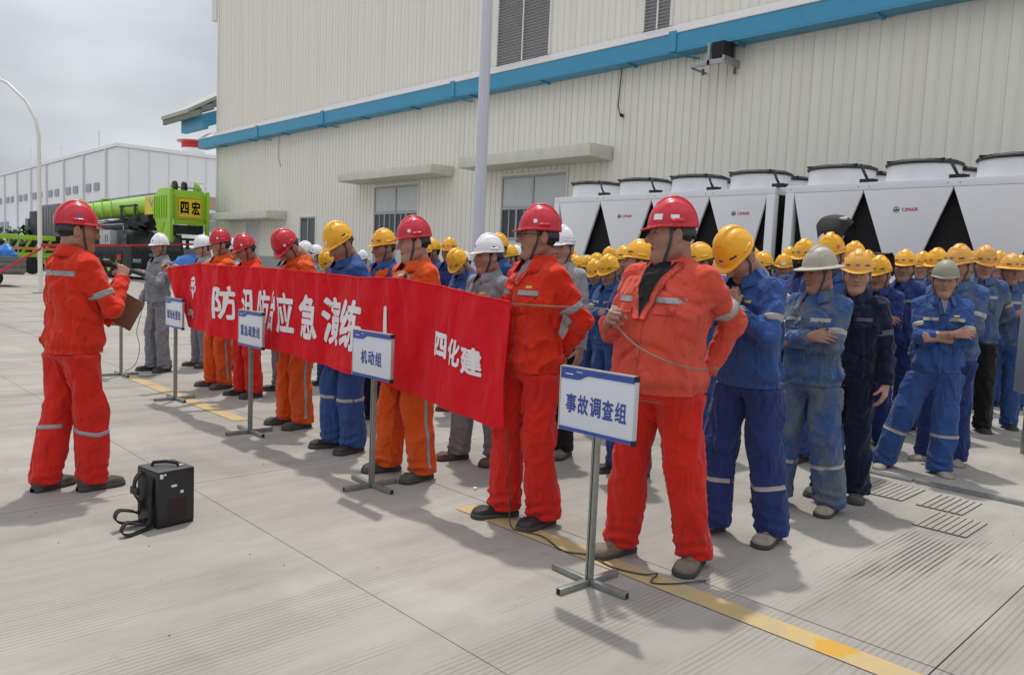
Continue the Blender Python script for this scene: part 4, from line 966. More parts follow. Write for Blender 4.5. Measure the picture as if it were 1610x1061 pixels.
IB = Matrix.Translation((-2.95, -5.6, 0)); link('banner_cloth', mesh_np('banner_cloth', V, np.array(F)), ban, M_ban, IB)
hem = MB()
hem.tube([(ban_x(3.08 + k * .0505, 1) + .001, 3.08 + k * .0505, float(np.interp(3.08 + k * .0505, TOPY, TOPZ)) + .004) for k in range(100)], .006, 6)
hem.obj('top_hem_cord', M_ban, ban, smooth=True, mx=IB)
def bchar(c, ya, yb_, z0, z1, skew=0, bold=.03):
    def fn(u, v):
        y = ya + (yb_ - ya) * u; z = z0 + (z1 - z0) * v + skew * u; return Vector(ban_pt(y, z, .0045)) - Vector((2.95, 5.6, 0))
    place_text('banner_character', c, fn, ban, M_banw, bold, 9)
for c, a, b_, z0, z1, sk in (('防', 6.95, 6.59, .885, 1.185, .01), ('汛', 6.49, 6.24, .90, 1.18, .01), ('防', 6.16, 5.975, .91, 1.19, 0), ('台', 5.95, 5.81, .87, 1.19, 0),
    ('应', 5.78, 5.51, .86, 1.19, 0), ('急', 5.44, 5.18, .85, 1.19, .0), ('演', 5.12, 4.87, .84, 1.19, 0), ('练', 4.85, 4.50, .83, 1.19, -.0), ('！', 4.29, 4.235, .86, 1.17, 0),
    ('化', 3.62, 3.48, .865, 1.025, -.012), ('建', 3.465, 3.30, .83, .995, -.012)): bchar(c, a, b_, z0, z1, sk, .03 if a > 4 else .036)
def bpoly(name, pts, m_, off=.0045, parent=None):
    mb = MB(); n = len(pts); P_ = [Vector(ban_pt(y, z, off)) - Vector((2.95, 5.6, 0)) for y, z in pts]; Q_ = [p + Vector((.003, 0, 0)) for p in P_]
    mb.add(P_ + Q_, [tuple(range(n)), tuple(range(n, 2 * n))[::-1]] + [(i, (i + 1) % n, n + (i + 1) % n, n + i) for i in range(n)]); return mb.obj(name, m_, parent or ban)
def rrect(ya, yb_, z0, z1, r=.02):
    o = []
    for cy, cz, a0 in ((ya - r, z1 - r, 90), (yb_ + r, z1 - r, 0), (yb_ + r, z0 + r, -90), (ya - r, z0 + r, 180)):
        for k in range(5):
            a = R_(a0 - (k - 0) * 22.5 + 90); a = R_(a0 + 90 - k * 22.5); o.append((cy - r * math.cos(a), cz + r * math.sin(a)))
    return o
bchar('四', 3.775, 3.64, .90, 1.05, -.014, .05)
bpoly('banner_emblem', [(7.545 + .05 * math.cos(a * .5236) * (1 if a % 2 else .85), 1.20 + .045 * math.sin(a * .5236)) for a in range(12)], M_banw)
bpoly('banner_emblem', [(7.60, 1.165), (7.59, 1.105), (7.50, 1.095), (7.485, 1.155)], M_banw); bpoly('banner_emblem', [(7.565, 1.098), (7.54, 1.03), (7.525, 1.095)], M_banw)
bpoly('character_stroke', [(7.57, 1.15), (7.555, 1.15), (7.555, 1.115), (7.57, 1.12)], M_ban, .0085); bpoly('character_stroke', [(7.53, 1.148), (7.515, 1.148), (7.515, 1.112), (7.53, 1.112)], M_ban, .0085); bpoly('character_stroke', [(7.575, 1.205), (7.52, 1.21), (7.52, 1.20), (7.575, 1.195)], M_ban, .0085)
bchar('四', 7.64, 7.57, .865, .925); bchar('化', 7.56, 7.50, .85, .92)
# ------------------------------------------------------------------ cord, wires
M_cord = mat('grey_green_cord', (.16, .17, .12), .8); M_wire = mat('thin_dark_wire', (.05, .045, .04), .6)
tag(MB().tube(bez([(2.95, 3.09, 1.26), (2.97, 2.86, 1.262), (2.995, 2.6, 1.27), (2.955, 2.43, 1.275), (2.91, 2.36, 1.265), (2.88, 2.27, 1.19), (2.89, 2.17, 1.12), (2.93, 2.06, 1.07), (3.02, 1.97, 1.035), (3.10, 1.92, 1.03)], 5), .004, 6).obj('cord', M_cord, smooth=True), 'thin cord tied from the banner corner to the hand of the heavy man', 'cord')
tag(MB().tube(bez([(2.96, 3.085, .57), (2.97, 3.09, .45), (2.99, 3.08, .25), (2.98, 3.06, .1), (2.96, 3.0, .012), (3.01, 2.83, .01), (2.94, 2.61, .01), (3.0, 2.48, .01), (2.97, 2.30, .01), (3.02, 2.15, .01), (3.06, 2.10, .02), (2.97, 2.07, .01), (3.05, 1.99, .01), (3.2, 1.92, .01)], 6), .004, 6).obj('wire', M_wire, smooth=True), 'dark wire hanging from the banner and trailing along the yellow line', 'wire')
tag(MB().tube(bez([(3.31, 9.95, .86), (3.27, 9.92, .7), (3.2, 9.85, .5), (3.26, 9.93, .3), (3.2, 9.9, .1), (3.1, 9.95, .012), (3.05, 9.8, .01), (2.97, 9.9, .01)], 5), .004, 5).tube(bez([(3.38, 9.85, .86), (3.36, 9.7, .6), (3.32, 9.72, .4), (3.3, 9.55, .25), (3.36, 9.68, .08), (3.3, 9.55, .01), (3.1, 9.5, .01)], 5), .004, 5).obj('cable_loop', M_wire, smooth=True), 'thin cable looping down from the white helmeted man in grey to the ground', 'cable')
tag(MB().box(-.015, .015, -.011, .011, .001, .013).obj('stone_chip', M_white, mx=Matrix.Translation((3.32, 3.74, 0)) @ Matrix.Rotation(.6, 4, 'Z')), 'tiny pale chip lying on the concrete beside the yellow line end', 'stone')
chips = MB(); rc = random.Random(11)
for _ in range(70):
    x, y, q = rc.uniform(.6, 6), rc.uniform(.9, 7), rc.uniform(.001, .0028); chips.box(-q, q * 1.3, -q, q, 0, q, Matrix.Translation((x, y, .0005)) @ Matrix.Rotation(rc.random() * 6, 4, 'Z'))
tag(chips.obj('grit', M_joint), 'scattered dark grit on the concrete', 'grit', kind='stuff')
# ------------------------------------------------------------------ sign stands
M_tube = mat('grey_steel_tube', (.30, .31, .30), .42, .6, .5, (25, .6, (.18, .18, .17))); M_bwhite = mat('board_white', (.66, .68, .74), .35); M_bblue = mat('board_blue', (.03, .07, .32), .35)
M_alu = mat('aluminium_edge', (.55, .56, .57), .35, .7)
def stand(x, y, bx, by, text, label, hz=.73, cut=.86):
    t = empty('sign_stand', (x, y, 0)); tag(t, label, 'sign', 'group sign stands in front of the banner')
    bl, bh, ox, oy = .42, .29, bx - x, by - y
    MB().box(-.015, .015, -.015, .015, .0, hz + .25).obj('post', M_tube, t, bevel=.003); MB().box(-.016, -.0155, -.0025, .0025, .03, hz).obj('post_seam', M_dark, t)
    for a, b_, nm in (((-.20, .01, .016), (-.017, 0, .016), 0), ((.017, 0, .016), (.19, -.01, .016), 0), ((0, .017, .016), (.01, .235, .016), 0), ((0, -.017, .016), (.01, -.215, .016), 0)):
        f_ = MB().bar(a, b_, .03, .03).obj('foot_tube', M_tube, t, bevel=.003); e = max((Vector(a), Vector(b_)), key=lambda p: p.length); e0 = min((Vector(a), Vector(b_)), key=lambda p: p.length); d = (e - e0).normalized()
        MB().bar(e - d * .001, e + d * .0008, .023, .023).obj('tube_opening', M_dark, f_)
    T_ = Matrix.Translation((ox, oy, hz)); bo = MB().box(-.008, .010, -bl/2, bl/2, 0, bh).obj('board', M_bwhite, t, bevel=.002, mx=T_)
    MB().box(-.010, .013, -bl/2 - .006, -bl/2 - .0005, -.002, bh + .002).box(-.010, .013, bl/2 + .0005, bl/2 + .006, -.002, bh + .002).box(-.010, .013, -bl/2, bl/2, bh + .0005, bh + .005).obj('edge_strip', M_alu, bo, bevel=.001)
    MB().box(-.012, .014, -bl/2 - .0075, -bl/2 + .004, bh - .02, bh + .004).obj('corner_cap', M_dark, bo); MB().box(-.012, .014, -bl/2 - .0075, -bl/2 + .004, -.004, .02).obj('corner_cap', M_dark, bo)
    def poly(nm, pts, m_, x0=-.0115): MB().prism(pts, x0, -.0083, lambda u, v, w: (w, bl / 2 - u, v)).obj(nm, m_, bo)
    poly('header_band', [(.003, bh - .002), (.003, bh - .052), (.10, bh - .052), (.125, bh - .046), (.145, bh - .034), (.165, bh - .028), (bl - .003, bh - .028), (bl - .003, bh - .002)], M_bblue)
    poly('footer_band', [(.003, .002), (bl - .003, .002), (bl - .003, .018), (.003, .018)], M_bblue)
    poly('header_mark', [(.03, bh - .032), (.075, bh - .032), (.075, bh - .027), (.03, bh - .027)], M_bwhite, -.0125); poly('header_mark', [(.095, bh - .018), (.13, bh - .018), (.13, bh - .0145), (.095, bh - .0145)], M_bwhite, -.0125)
    n = len(text); w = .062 if n > 3 else .068; gap = .009 if n > 3 else .012; tot = n * w + (n - 1) * gap; u0 = (bl - tot) / 2
    for i, c in enumerate(text):
        ua = u0 + i * (w + gap); place_text('sign_character', c, (lambda ua: (lambda u, v: (-.0092, bl / 2 - ua - u * w, .085 + v * .088)))(ua), bo, M_bblue, .022, 0)
    return t
stand(2.73, 2.25, 2.62, 2.17, '事故调查组', 'sign stand with five characters in front of the heavy man, nearest the camera')
stand(2.80, 4.17, 2.72, 4.08, '机动组', 'sign stand with three characters in front of the man in orange'); stand(2.86, 6.06, 2.81, 5.96, '紧急疏散组', 'sign stand before the banner, second from the far end of the banner')
stand(2.92, 7.86, 2.88, 7.78, '现场处置组', 'sign stand at the far tapered end of the banner'); stand(2.99, 9.74, 2.95, 9.80, '', 'farthest sign stand, its board partly hidden by the speaker folder')
# ------------------------------------------------------------------ black backpack amplifier
M_blk = mat('black_casing', (.016, .017, .018), .45, 0, .5, (40, .4, (.03, .03, .032)), (140, .1, .001)); M_blk2 = mat('grey_black_top', (.05, .053, .058), .5); M_web = mat('black_webbing', (.014, .012, .013), .85)
bx = empty('amplifier_case', (1.45, 4.14, 0), R_(8)); tag(bx, 'black backpack loudspeaker case with straps standing on the ground', 'speaker case')
case = MB().box(0, .205, 0, .22, .012, .30).obj('case', M_blk, bx, bevel=.006); MB().box(.002, .203, .002, .218, .3003, .306).obj('lid', M_blk2, bx, bevel=.002)
MB().box(.003, .202, .003, .217, 0, .0115).obj('foot_plate', M_dark, bx)
MB().tube([(.05, .16, .306), (.055, .155, .325), (.10, .11, .332), (.14, .065, .325), (.145, .06, .306)], .009, 8).obj('carry_handle', M_web, bx, smooth=True)
MB().box(.145, .175, .05, .075, .3065, .314).obj('handle_clip', M_alu, bx, bevel=.002)
for a, b_, c, d in ((.012, .03, .27, .293), (.036, .046, .283, .293), (.075, .105, .215, .227), (.125, .142, .175, .19)): MB().box(a, b_, -.0015, -.0002, c, d).obj('label_sticker', M_white, case)
MB().box(.055, .16, -.0012, -.0002, .04, .15).obj('speaker_grille', mat('dark_red_grille', (.028, .014, .015), .8), case)
def strap(pts, w, name):
    mb = MB(); P_ = [Vector(p) for p in pts]; v = []
    for i, p in enumerate(P_):
        d = (P_[min(i + 1, len(P_) - 1)] - P_[max(i - 1, 0)]).normalized(); s_ = Vector((.18, 1, .0)).normalized(); n_ = d.cross(s_).normalized() * .0035
        v += [p - s_ * w / 2 - n_, p + s_ * w / 2 - n_, p + s_ * w / 2 + n_, p - s_ * w / 2 + n_]
    f = []
    for i in range(len(P_) - 1):
        for k in range(4): f.append((4 * i + k, 4 * i + (k + 1) % 4, 4 * i + 4 + (k + 1) % 4, 4 * i + 4 + k))
    f += [(0, 3, 2, 1), tuple(4 * (len(P_) - 1) + k for k in range(4))]; return mb.add(v, f).obj(name, M_web, bx, smooth=True)
strap(bez([(-.004, .17, .28), (-.035, .17, .24), (-.04, .17, .17), (-.012, .17, .11), (-.02, .165, .06), (-.06, .15, .08), (-.14, .13, .105), (-.165, .12, .07), (-.12, .12, .035), (-.004, .13, .02)]), .045, 'shoulder_strap')
strap(bez([(-.004, .05, .27), (-.012, .05, .2), (-.014, .05, .1), (-.03, .045, .03), (-.10, .03, .05), (-.15, .02, .07), (-.185, .01, .035), (-.15, .0, .008), (-.05, .03, .008), (-.004, .04, .02)]), .035, 'shoulder_strap')
MB().box(-.05, -.03, .13, .2, .165, .205).obj('strap_buckle', M_blk, bx, bevel=.004)
# ------------------------------------------------------------------ truck crane (local: front towards -y, x across)
M_lime = mat('lime_green_paint', (.33, .62, .025), .35, 0, .5, (1.5, .35, (.26, .50, .04))); M_chas = mat('black_chassis', (.018, .019, .022), .55, 0, .4, (4, .5, (.05, .05, .05)))
M_gbox = mat('grey_counterweight', (.20, .205, .21), .55, 0, .4, (3, .4, (.14, .14, .15))); M_cabg = mat('pale_grey_cab', (.48, .49, .50), .45); M_tyre = mat('tyre_rubber', (.02, .02, .02), .85, 0, .3, (20, .5, (.05, .048, .045)))
M_ysign = mat('yellow_plate', (.80, .58, .02), .5); M_chrome = mat('bright_steel', (.6, .6, .6), .25, .8); M_redl = mat('red_lamp', (.5, .02, .02), .4)
cr = empty('truck_crane', (15.3, 44, 0)); tag(cr, 'large lime green truck crane with yellow name plate on its boom head', 'truck crane')
MB().box(-1.35, 1.35, .6, 22, 1.25, 1.75).box(-1.3, 1.3, 1.2, 21.8, .75, 1.249).obj('chassis', M_chas, cr, bevel=.05)
for y in (2.0, 3.5, 5.45, 8.4, 10.0, 12.2, 13.8, 17.5, 19.3):
    for sx in (-1, 1):
        w = MB().lathe([(.36, -.16), (.60, -.19), (.70, -.12), (.71, 0), (.70, .12), (.60, .19), (.36, .16), (.36, -.16)], 28, (sx * 1.2, y, .71), 'x').obj('wheel', M_tyre, cr, smooth=True)
        MB().lathe([(0, -.05), (.10, -.11), (.16, -.10), (.2, -.02), (.30, -.03), (.35, -.14), (.36, -.14), (.36, .1), (0, .1)], 24, (sx * 1.2 - .03, y, .71), 'x').obj('rim', M_lime, w, smooth=True)
for y0, y1 in ((1.1, 6.3), (7.6, 14.8)): MB().box(-1.42, -.9, y0, y1, 1.43, 1.5).box(.9, 1.42, y0, y1, 1.43, 1.5).obj('mudguard', M_chas, cr, bevel=.02)
cab = MB().prism([(-.3, .6), (-.3, 1.55), (.05, 2.55), (.5, 2.65), (2.1, 2.65), (2.1, .9), (1.1, .9), (1.1, .6)], -1.38, 1.38, lambda u, v, w: (w, u, v)).obj('cab', M_chas, cr, bevel=.06)
MB().add([(-1.2, -.27, 1.62), (1.2, -.27, 1.62), (1.15, .06, 2.48), (-1.15, .06, 2.48)], [(0, 1, 2, 3)]).add([(-1.2, -.30, 1.60), (1.2, -.30, 1.60), (1.15, .03, 2.50), (-1.15, .03, 2.50)], [(0, 1, 2, 3)]).obj('windscreen', M_glass, cab)
MB().box(-1.40, -1.385, .25, 1.6, 1.7, 2.4).obj('side_window', M_glass, cab); MB().box(-.55, .55, -.33, -.305, .70, .88).obj('number_plate', M_white, cab); MB().box(-1.35, 1.35, -.42, -.31, .42, .66).obj('bumper', M_chas, cab, bevel=.03)
for sx in (-1, 1):
    MB().box(sx * 1.1 - .2, sx * 1.1 + .2, -.345, -.305, .92, 1.12).obj('headlight', M_chrome, cab, bevel=.02); MB().box(sx * 1.1 - .16, sx * 1.1 + .16, -.44, -.425, .48, .6).obj('bumper_lamp', M_cabg, cab)
    MB().box(sx * 1.55 - .09, sx * 1.55 + .09, -.35, -.28, 1.75, 2.35).bar((sx * 1.38, -.1, 2.3), (sx * 1.55, -.3, 2.2), .04).obj('mirror', M_chas, cab, bevel=.02)
MB().box(-1.43, -1.405, 1.2, 1.9, 1.0, 1.3).obj('side_decal', M_redl, cab); MB().lathe([(0, 0), (.09, 0), (.09, .02), (0, .02)], 16, (-.4, -.33, 1.35), 'y').obj('badge', M_blueg, cab)
MB().box(-1.36, -.3, 3.3, 5.2, 1.76, 2.65).obj('tool_locker', M_cabg, cr, bevel=.03); MB().box(-1.366, -1.362, 4.0, 4.12, 1.95, 2.4).box(-1.366, -1.362, 3.65, 3.77, 2.0, 2.4).obj('locker_vent', M_dk, cr)
MB().box(-1.0, 1.3, 5.6, 12.6, 1.76, 2.2).box(-.95, 1.2, 1.5, 5.5, 2.75, 2.95).obj('deck', M_chas, cr, bevel=.04)
MB().prism([(-1.0, 3.55), (14.2, 2.75), (14.2, 2.4), (5, 2.3), (1, 2.75), (-1.0, 3.1)], -.75, .0, lambda u, v, w: (w, u, v)).obj('boom_cradle', M_chas, cr, bevel=.04)
MB().box(-1.33, -.62, 14.0, 19.4, 2.3, 4.45).obj('winch_housing', M_gbox, cr, bevel=.05)
for k in range(7): MB().box(-1.37, -1.335, 14.2 + k * .72, 14.7 + k * .72, 2.45, 4.3).obj('housing_rib', M_gbox, cr, bevel=.01)
MB().box(-1.3, 1.25, 19.45, 22.0, 1.6, 4.1).obj('counterweight', M_chas, cr, bevel=.06); MB().box(-1.36, 1.3, 22.1, 23.0, 1.9, 3.6).obj('rear_ladder_rack', M_gbox, cr)
bsec = [(.48 * math.cos(a), .52 * math.sin(a)) for a in [k * math.pi / 8 for k in range(16)]]
def boom(y0, y1, z0, z1, r, nm):
    v = []; 
    for y, z in ((y0, z0), (y1, z1)): v += [(-.35 + u * r, y, z + w * r) for u, w in bsec]
    n = 16; MB().add(v, [tuple(range(n)), tuple(range(n, 2 * n))[::-1]] + [(i, n + i, n + (i + 1) % n, (i + 1) % n) for i in range(n)]).obj(nm, M_lime, cr, smooth=True)
boom(-2.2, 14.5, 3.98, 3.88, 1.0, 'boom'); boom(-3.4, -2.2, 3.95, 3.98, .9, 'boom_section'); boom(-4.2, -3.4, 3.93, 3.95, .8, 'boom_section')
for y in (.4, 2.6): MB().prism([(y, 3.1), (y + .45, 3.1), (y + .3, 4.05), (y + .15, 4.05)], -.93, -.88, lambda u, v, w: (w, u, v)).obj('cradle_fin', M_chas, cr)
MB().box(-.90, -.86, -3.2, -.9, 3.45, 4.35).obj('advert_plate', M_ysign, cr); MB().prism([(-1.5, 4.2), (-1.9, 3.8), (-2.1, 4.1), (-2.5, 3.75), (-2.8, 4.2), (-2.7, 4.25), (-2.5, 3.9), (-2.1, 4.22), (-1.9, 3.95), (-1.6, 4.25)], -.907, -.902, lambda u, v, w: (w, u, v)).obj('advert_mark', M_blueg, cr)
MB().box(-.842, -.838, .4, 3.4, 3.93, 4.03).obj('boom_stripe', M_chas, cr)
MB().box(-.1, .35, 9.0, 9.5, 4.35, 4.7).tube([(-.3, 12.2, 4.35), (-.3, 12.4, 4.75), (-.3, 13.4, 4.75), (-.3, 13.6, 4.35)], .05, 8).obj('boom_fitting', M_lime, cr, bevel=.02)
for y, z0, z1, r in ((1.5, 3.3, 3.35, .035), (2.0, 3.1, 3.2, .03)): MB().tube([(-1.0, y - 3, z0 - .5), (-1.05, y - 1.5, z0 - .25), (-.95, y, z0), (-1.0, y + 3, z1), (-.95, y + 7, z1 - .1)], r, 6).obj('hydraulic_hose', M_dark, cr)
MB().tube([(-.35, -3.5, 4.62), (-.35, 3, 4.60), (-.35, 12, 4.50)], .02, 5).tube([(-.1, -3.5, 4.62), (-.1, 3, 4.60), (-.1, 12, 4.50)], .02, 5).obj('hoist_rope', M_dark, cr)
for k in range(5): MB().box(-.91, -.86, 4.6 + k * 1.7, 4.68 + k * 1.7, 3.45, 4.4).obj('boom_collar', M_lime, cr, bevel=.01)
for k in range(3): MB().box(-1.40, -1.36, 6.6, 8.0, 1.85 + k * .12, 1.92 + k * .12).obj('access_step', M_chrome, cr)
MB().tube([(-1.36, 1.0, 2.66), (-1.36, 1.0, 2.95), (-1.36, 5.0, 2.95), (-1.36, 5.0, 2.66)], .025, 6).obj('deck_rail', M_chrome, cr)
# boom head: two side cheeks with ribs, sheaves, fly jib fork, name plate
hdz = 3.0
for sx, nm in ((-1.12, 0), (.42, 1)):
    MB().prism([(-4.3, 3.0), (-4.95, 2.75), (-5.35, 3.2), (-5.35, 4.35), (-5.0, 4.66), (-3.6, 4.66), (-2.9, 4.35), (-2.6, 3.6), (-3.2, 2.9), (-3.9, 2.45)], sx, sx + .07, lambda u, v, w: (w, u, v)).obj('head_cheek', M_lime, cr, bevel=.015)
for k in range(6): MB().box(-1.17, -1.122, -3.0 - k * .32, -2.92 - k * .32, 3.2 - .0 * k, 4.3).obj('cheek_rib', M_lime, cr, bevel=.01)
MB().prism([(-3.2, 3.1), (-4.9, 2.9), (-4.6, 2.15), (-4.2, 2.0), (-3.5, 2.3), (-3.0, 2.8)], -1.08, -.72, lambda u, v, w: (w, u, v)).obj('fly_jib', M_lime, cr, bevel=.03)
MB().box(-1.04, .41, -5.34, -5.28, 2.9, 4.55).obj('head_plate', M_lime, cr, bevel=.02); MB().box(-1.3, -1.14, -5.5, -5.2, 2.05, 4.6).obj('head_post', M_lime, cr, bevel=.03); MB().box(.50, .62, -5.5, -5.2, 2.4, 4.55).obj('head_post', M_lime, cr, bevel=.03)
ns = MB().box(-.90, .30, -5.40, -5.345, 3.20, 4.22).obj('name_plate', M_ysign, cr)
for a, b_, c, d in ((-.86, .26, 4.16, 4.18), (-.86, .26, 3.24, 3.26), (-.86, -.845, 3.26, 4.16), (.245, .26, 3.26, 4.16)): MB().box(a, b_, -5.408, -5.402, c, d).obj('plate_border', M_dk, ns)
place_text('plate_character', '四', lambda u, v: (-.76 + u * .40, -5.409, 3.42 + v * .58), ns, M_dk, .035); place_text('plate_character', '宏', lambda u, v: (-.23 + u * .42, -5.409, 3.38 + v * .68), ns, M_dk, .03)
for x in (-.85, -.40, .2): MB().lathe([(.0, -.06), (.26, -.07), (.29, -.05), (.25, 0), (.29, .05), (.26, .07), (0, .06)], 20, (x, -4.9, 4.72), 'x').obj('sheave', M_chas if x < 0 else M_lime, cr, smooth=True)
MB().tube([(-1.1, -4.9, 4.72), (.45, -4.9, 4.72)], .05, 8).obj('sheave_axle', M_chrome, cr); MB().tube([(-.2, -5.2, 4.62), (-.2, -5.2, 4.98), (.5, -5.2, 4.95), (.5, -5.2, 4.62)], .015, 6).obj('guard_rail', M_chrome, cr)
MB().box(-1.0, .45, -5.2, -4.6, 2.45, 2.88).obj('hook_block', M_chas, cr, bevel=.06); MB().tube([(-.9, -5.0, 2.42), (-.6, -5.0, 2.2), (.2, -5.0, 2.2), (.4, -5.0, 2.42)], .06, 8).obj('hook', M_chas, cr)
# ------------------------------------------------------------------ far factory, low block, clutter on the left
M_fwall = mat('far_white_wall', (.84, .85, .87), .7, 0, .3, (.25, .35, (.76, .77, .79))); M_fwin = mat('far_window', (.30, .32, .35), .4); M_fpipe = mat('far_pipe', (.66, .67, .70), .6)
ff = empty('far_factory', (24.8, 81.8, 0)); tag(ff, 'long white factory far behind the crane with small windows', 'building')
MB().box(0, 60, 0, 190, 0, 11.55).obj('wall', M_fwall, ff); MB().add([(-.1, -.1, 11.56), (60, -.1, 11.56), (60, 190, 11.56), (-.1, 190, 11.56), (-.1, -.1, 11.9), (30, -.1, 12.05), (60, -.1, 11.9), (-.1, 190, 11.9), (60, 190, 11.9), (30, 190, 12.05)], [(0, 1, 6, 5, 4), (0, 4, 7, 3), (1, 2, 8, 6), (4, 5, 9, 7), (5, 6, 8, 9), (3, 7, 9, 8, 2)]).obj('roof', M_fwall, ff)
for k in range(24): MB().box(-.22, -.005, 3 + k * 7.6, 3.25 + k * 7.6, 0, 11.5).obj('wall_rib', M_fpipe, ff)
for k in range(7):
    y = 5 + k * 7.6
    for o in (.6, 3.4): fr = MB().box(-.12, -.005, y + o, y + o + 1.6, 7.6, 8.4).obj('window', M_fwin, ff)
for k in range(6):
    y = 47 + k * 7.6; MB().box(-.12, -.005, y, y + 1.9, 2.9, 5.0).obj('window', M_fwin, ff); MB().box(-.12, -.005, y + 3.2, y + 5.1, 2.9, 5.0).obj('window', M_fwin, ff)
MB().box(-2.2, -.005, 20, 150, 2.2, 2.4).obj('awning', M_fwall, ff)
for k in range(30): MB().box(1.0 + k * 1.9, 1.06 + k * 1.9, -.05, -.003, 0, 11.5).obj('wall_seam', M_fpipe, ff)
for y, h in ((6, 1.6), (20, 1.2), (34, 2.2), (58, 1.5), (90, 1.6)): MB().tube([(.1, y, 11.9), (.1, y, 12 + h)], .08, 6).obj('lightning_rod', M_fpipe, ff)
rv = empty('roof_ventilator', (33.1, 84.2, 11.9)); tag(rv, 'red and white round ventilator on the roof of the far factory', 'ventilator')
MB().lathe([(1.5, 0), (1.35, .25), (1.2, .35), (1.2, .75), (0, .75)], 20).obj('drum', M_fwall, rv, smooth=True); MB().lathe([(1.25, .76), (1.25, 1.35), (0, 1.35)], 20).obj('red_band', M_redl, rv, smooth=True); MB().lathe([(0, 1.36), (1.7, 1.37), (1.7, 1.5), (.3, 1.72), (0, 1.72)], 20).obj('cap', mat('vent_cap', (.40, .12, .10), .6), rv, smooth=True)
M_pink = mat('pink_render', (.46, .32, .28), .8)
lb = empty('low_block', (24.0, 62, 0)); tag(lb, 'low pale block with pink parapet between the crane and the big hall', 'building')
MB().box(0, 16, 0, 8, 0, 5.1).obj('wall', M_fwall, lb); MB().box(-.05, 16, -.05, 8, 5.11, 6.1).obj('parapet', M_pink, lb); MB().box(2.2, 3.7, 7.6, 8.4, 6.1, 6.6).obj('roof_stack', M_fwall, lb)
for k in range(7):
    for r_ in range(2):
        MB().box(.4 + k * 1.2, 1.4 + k * 1.2, -.06, -.003, 3.35 + r_ * .0 + (0 if r_ == 0 else .95), (4.2 if r_ == 0 else 4.75)).obj('window', M_fwin, lb)
def shrub(x, y, h, w, label, n=420, seed=0):
    t = empty('shrub', (x, y, 0)); tag(t, label, 'shrub', 'shrubs below the far factory'); r = random.Random(seed); mb = MB()
    for _ in range(n):
        a = r.random() * 6.28; q = r.random() ** .5 * w; z = .2 + h * r.random() * (1 - .5 * (q / w) ** 2); c = Vector((q * math.cos(a) * (1 + .3 * math.sin(3 * a + seed)), q * math.sin(a), z)); s_ = .16 + .16 * r.random()
        u = Vector((r.gauss(0, 1), r.gauss(0, 1), r.gauss(0, 1))).normalized() * s_; v_ = u.cross(Vector((r.gauss(0, 1), r.gauss(0, 1), r.gauss(0, 1)))).normalized() * s_ * .6
        mb.add([c - u, c - v_, c + u, c + v_], [(0, 1, 2, 3)])
    tag(mb.obj('foliage', M_leaf, t), kind='stuff'); MB().tube([(0, 0, 0), (.05, 0, h * .6)], [.09, .03], 6).obj('stem', M_rust, t)
M_leaf = mat('dark_leaves', (.045, .085, .03), .6, 0, .4, (2, .8, (.10, .14, .05)))
for i, (x, y, h, w) in enumerate(((10.2, 62, 3.4, 1.6), (12.2, 64, 2.7, 1.5), (8.0, 60, 3.8, 1.7), (14.0, 66, 3.2, 1.3))): shrub(x, y, h, w, ('dark shrub beside the rear of the crane, second from it', 'low dark shrub between two taller shrubs behind the lamp post', 'tallest dark shrub at the left edge of the photo', 'dark shrub nearest the rear of the crane')[i], seed=i)
gm = empty('green_machine', (9.3, 50, 0)); tag(gm, 'low lime green machine frame behind the flatbed trailer', 'machine')
MB().box(-3.2, 2.6, 0, .3, 1.9, 2.15).box(-3.2, 2.6, 0, .3, .95, 1.2).box(-2.6, -1.2, .1, 1.5, 1.25, 2.4).obj('frame', M_lime, gm, bevel=.03)
for k in range(7): MB().bar((-1.0 + k * .5, .15, 1.2), (-.6 + k * .5, .15, 1.9), .1).obj('lattice_bar', M_lime, gm)
for k in range(3): MB().lathe([(.0, -.15), (.42, -.15), (.45, 0), (.42, .15), (0, .15)], 16, (-2.4 + k * 1.9, -.1, .45), 'y').obj('wheel', M_tyre, gm, smooth=True)
MB().box(-1.6, 2.5, -.1, -.003, 1.35, 1.5).obj('orange_rail', mat('orange_rail_paint', (.6, .22, .03), .5), gm)
M_wood = mat('weathered_grey_timber', (.20, .19, .165), .85, 0, .3, (5, .6, (.11, .10, .09)), (12, .4, .01), (.4, 3, 3))
tr = empty('flatbed_trailer', (6.0, 34.2, 0)); tag(tr, 'old grey flatbed trailer at the left edge loaded with blue tarpaulin', 'trailer')
for k in range(3): MB().box(-2.6, .95, -.9, -.84, .52 + k * .2, .70 + k * .2).obj('side_board', M_wood, tr, bevel=.012)
MB().box(-2.6, .9, -.83, 1.2, .45, .6).obj('bed', M_wood, tr); MB().box(.9, .95, -.83, 1.2, .6, 1.12).obj('end_board', M_wood, tr, bevel=.01)
for x in (-.55, -.05, -1.9):
    w = MB().lathe([(.0, -.1), (.30, -.1), (.32, 0), (.30, .1), (0, .1)], 18, (x, -.65, .32), 'y').obj('wheel', M_tyre, tr, smooth=True); MB().lathe([(0, -.12), (.14, -.13), (.14, -.1), (0, -.1)], 14, (x, -.65, .32), 'y').obj('rim', M_gbox, w)
for x in (-2.5, -1.3, -.3, .7): MB().tube([(x, -.88, .6), (x, -.88, 1.95)], .02, 6).obj('stake', M_steel, tr)
MB().tube([(-2.5, -.88, 1.9), (.7, -.88, 1.92)], .018, 6).obj('rail', M_steel, tr)
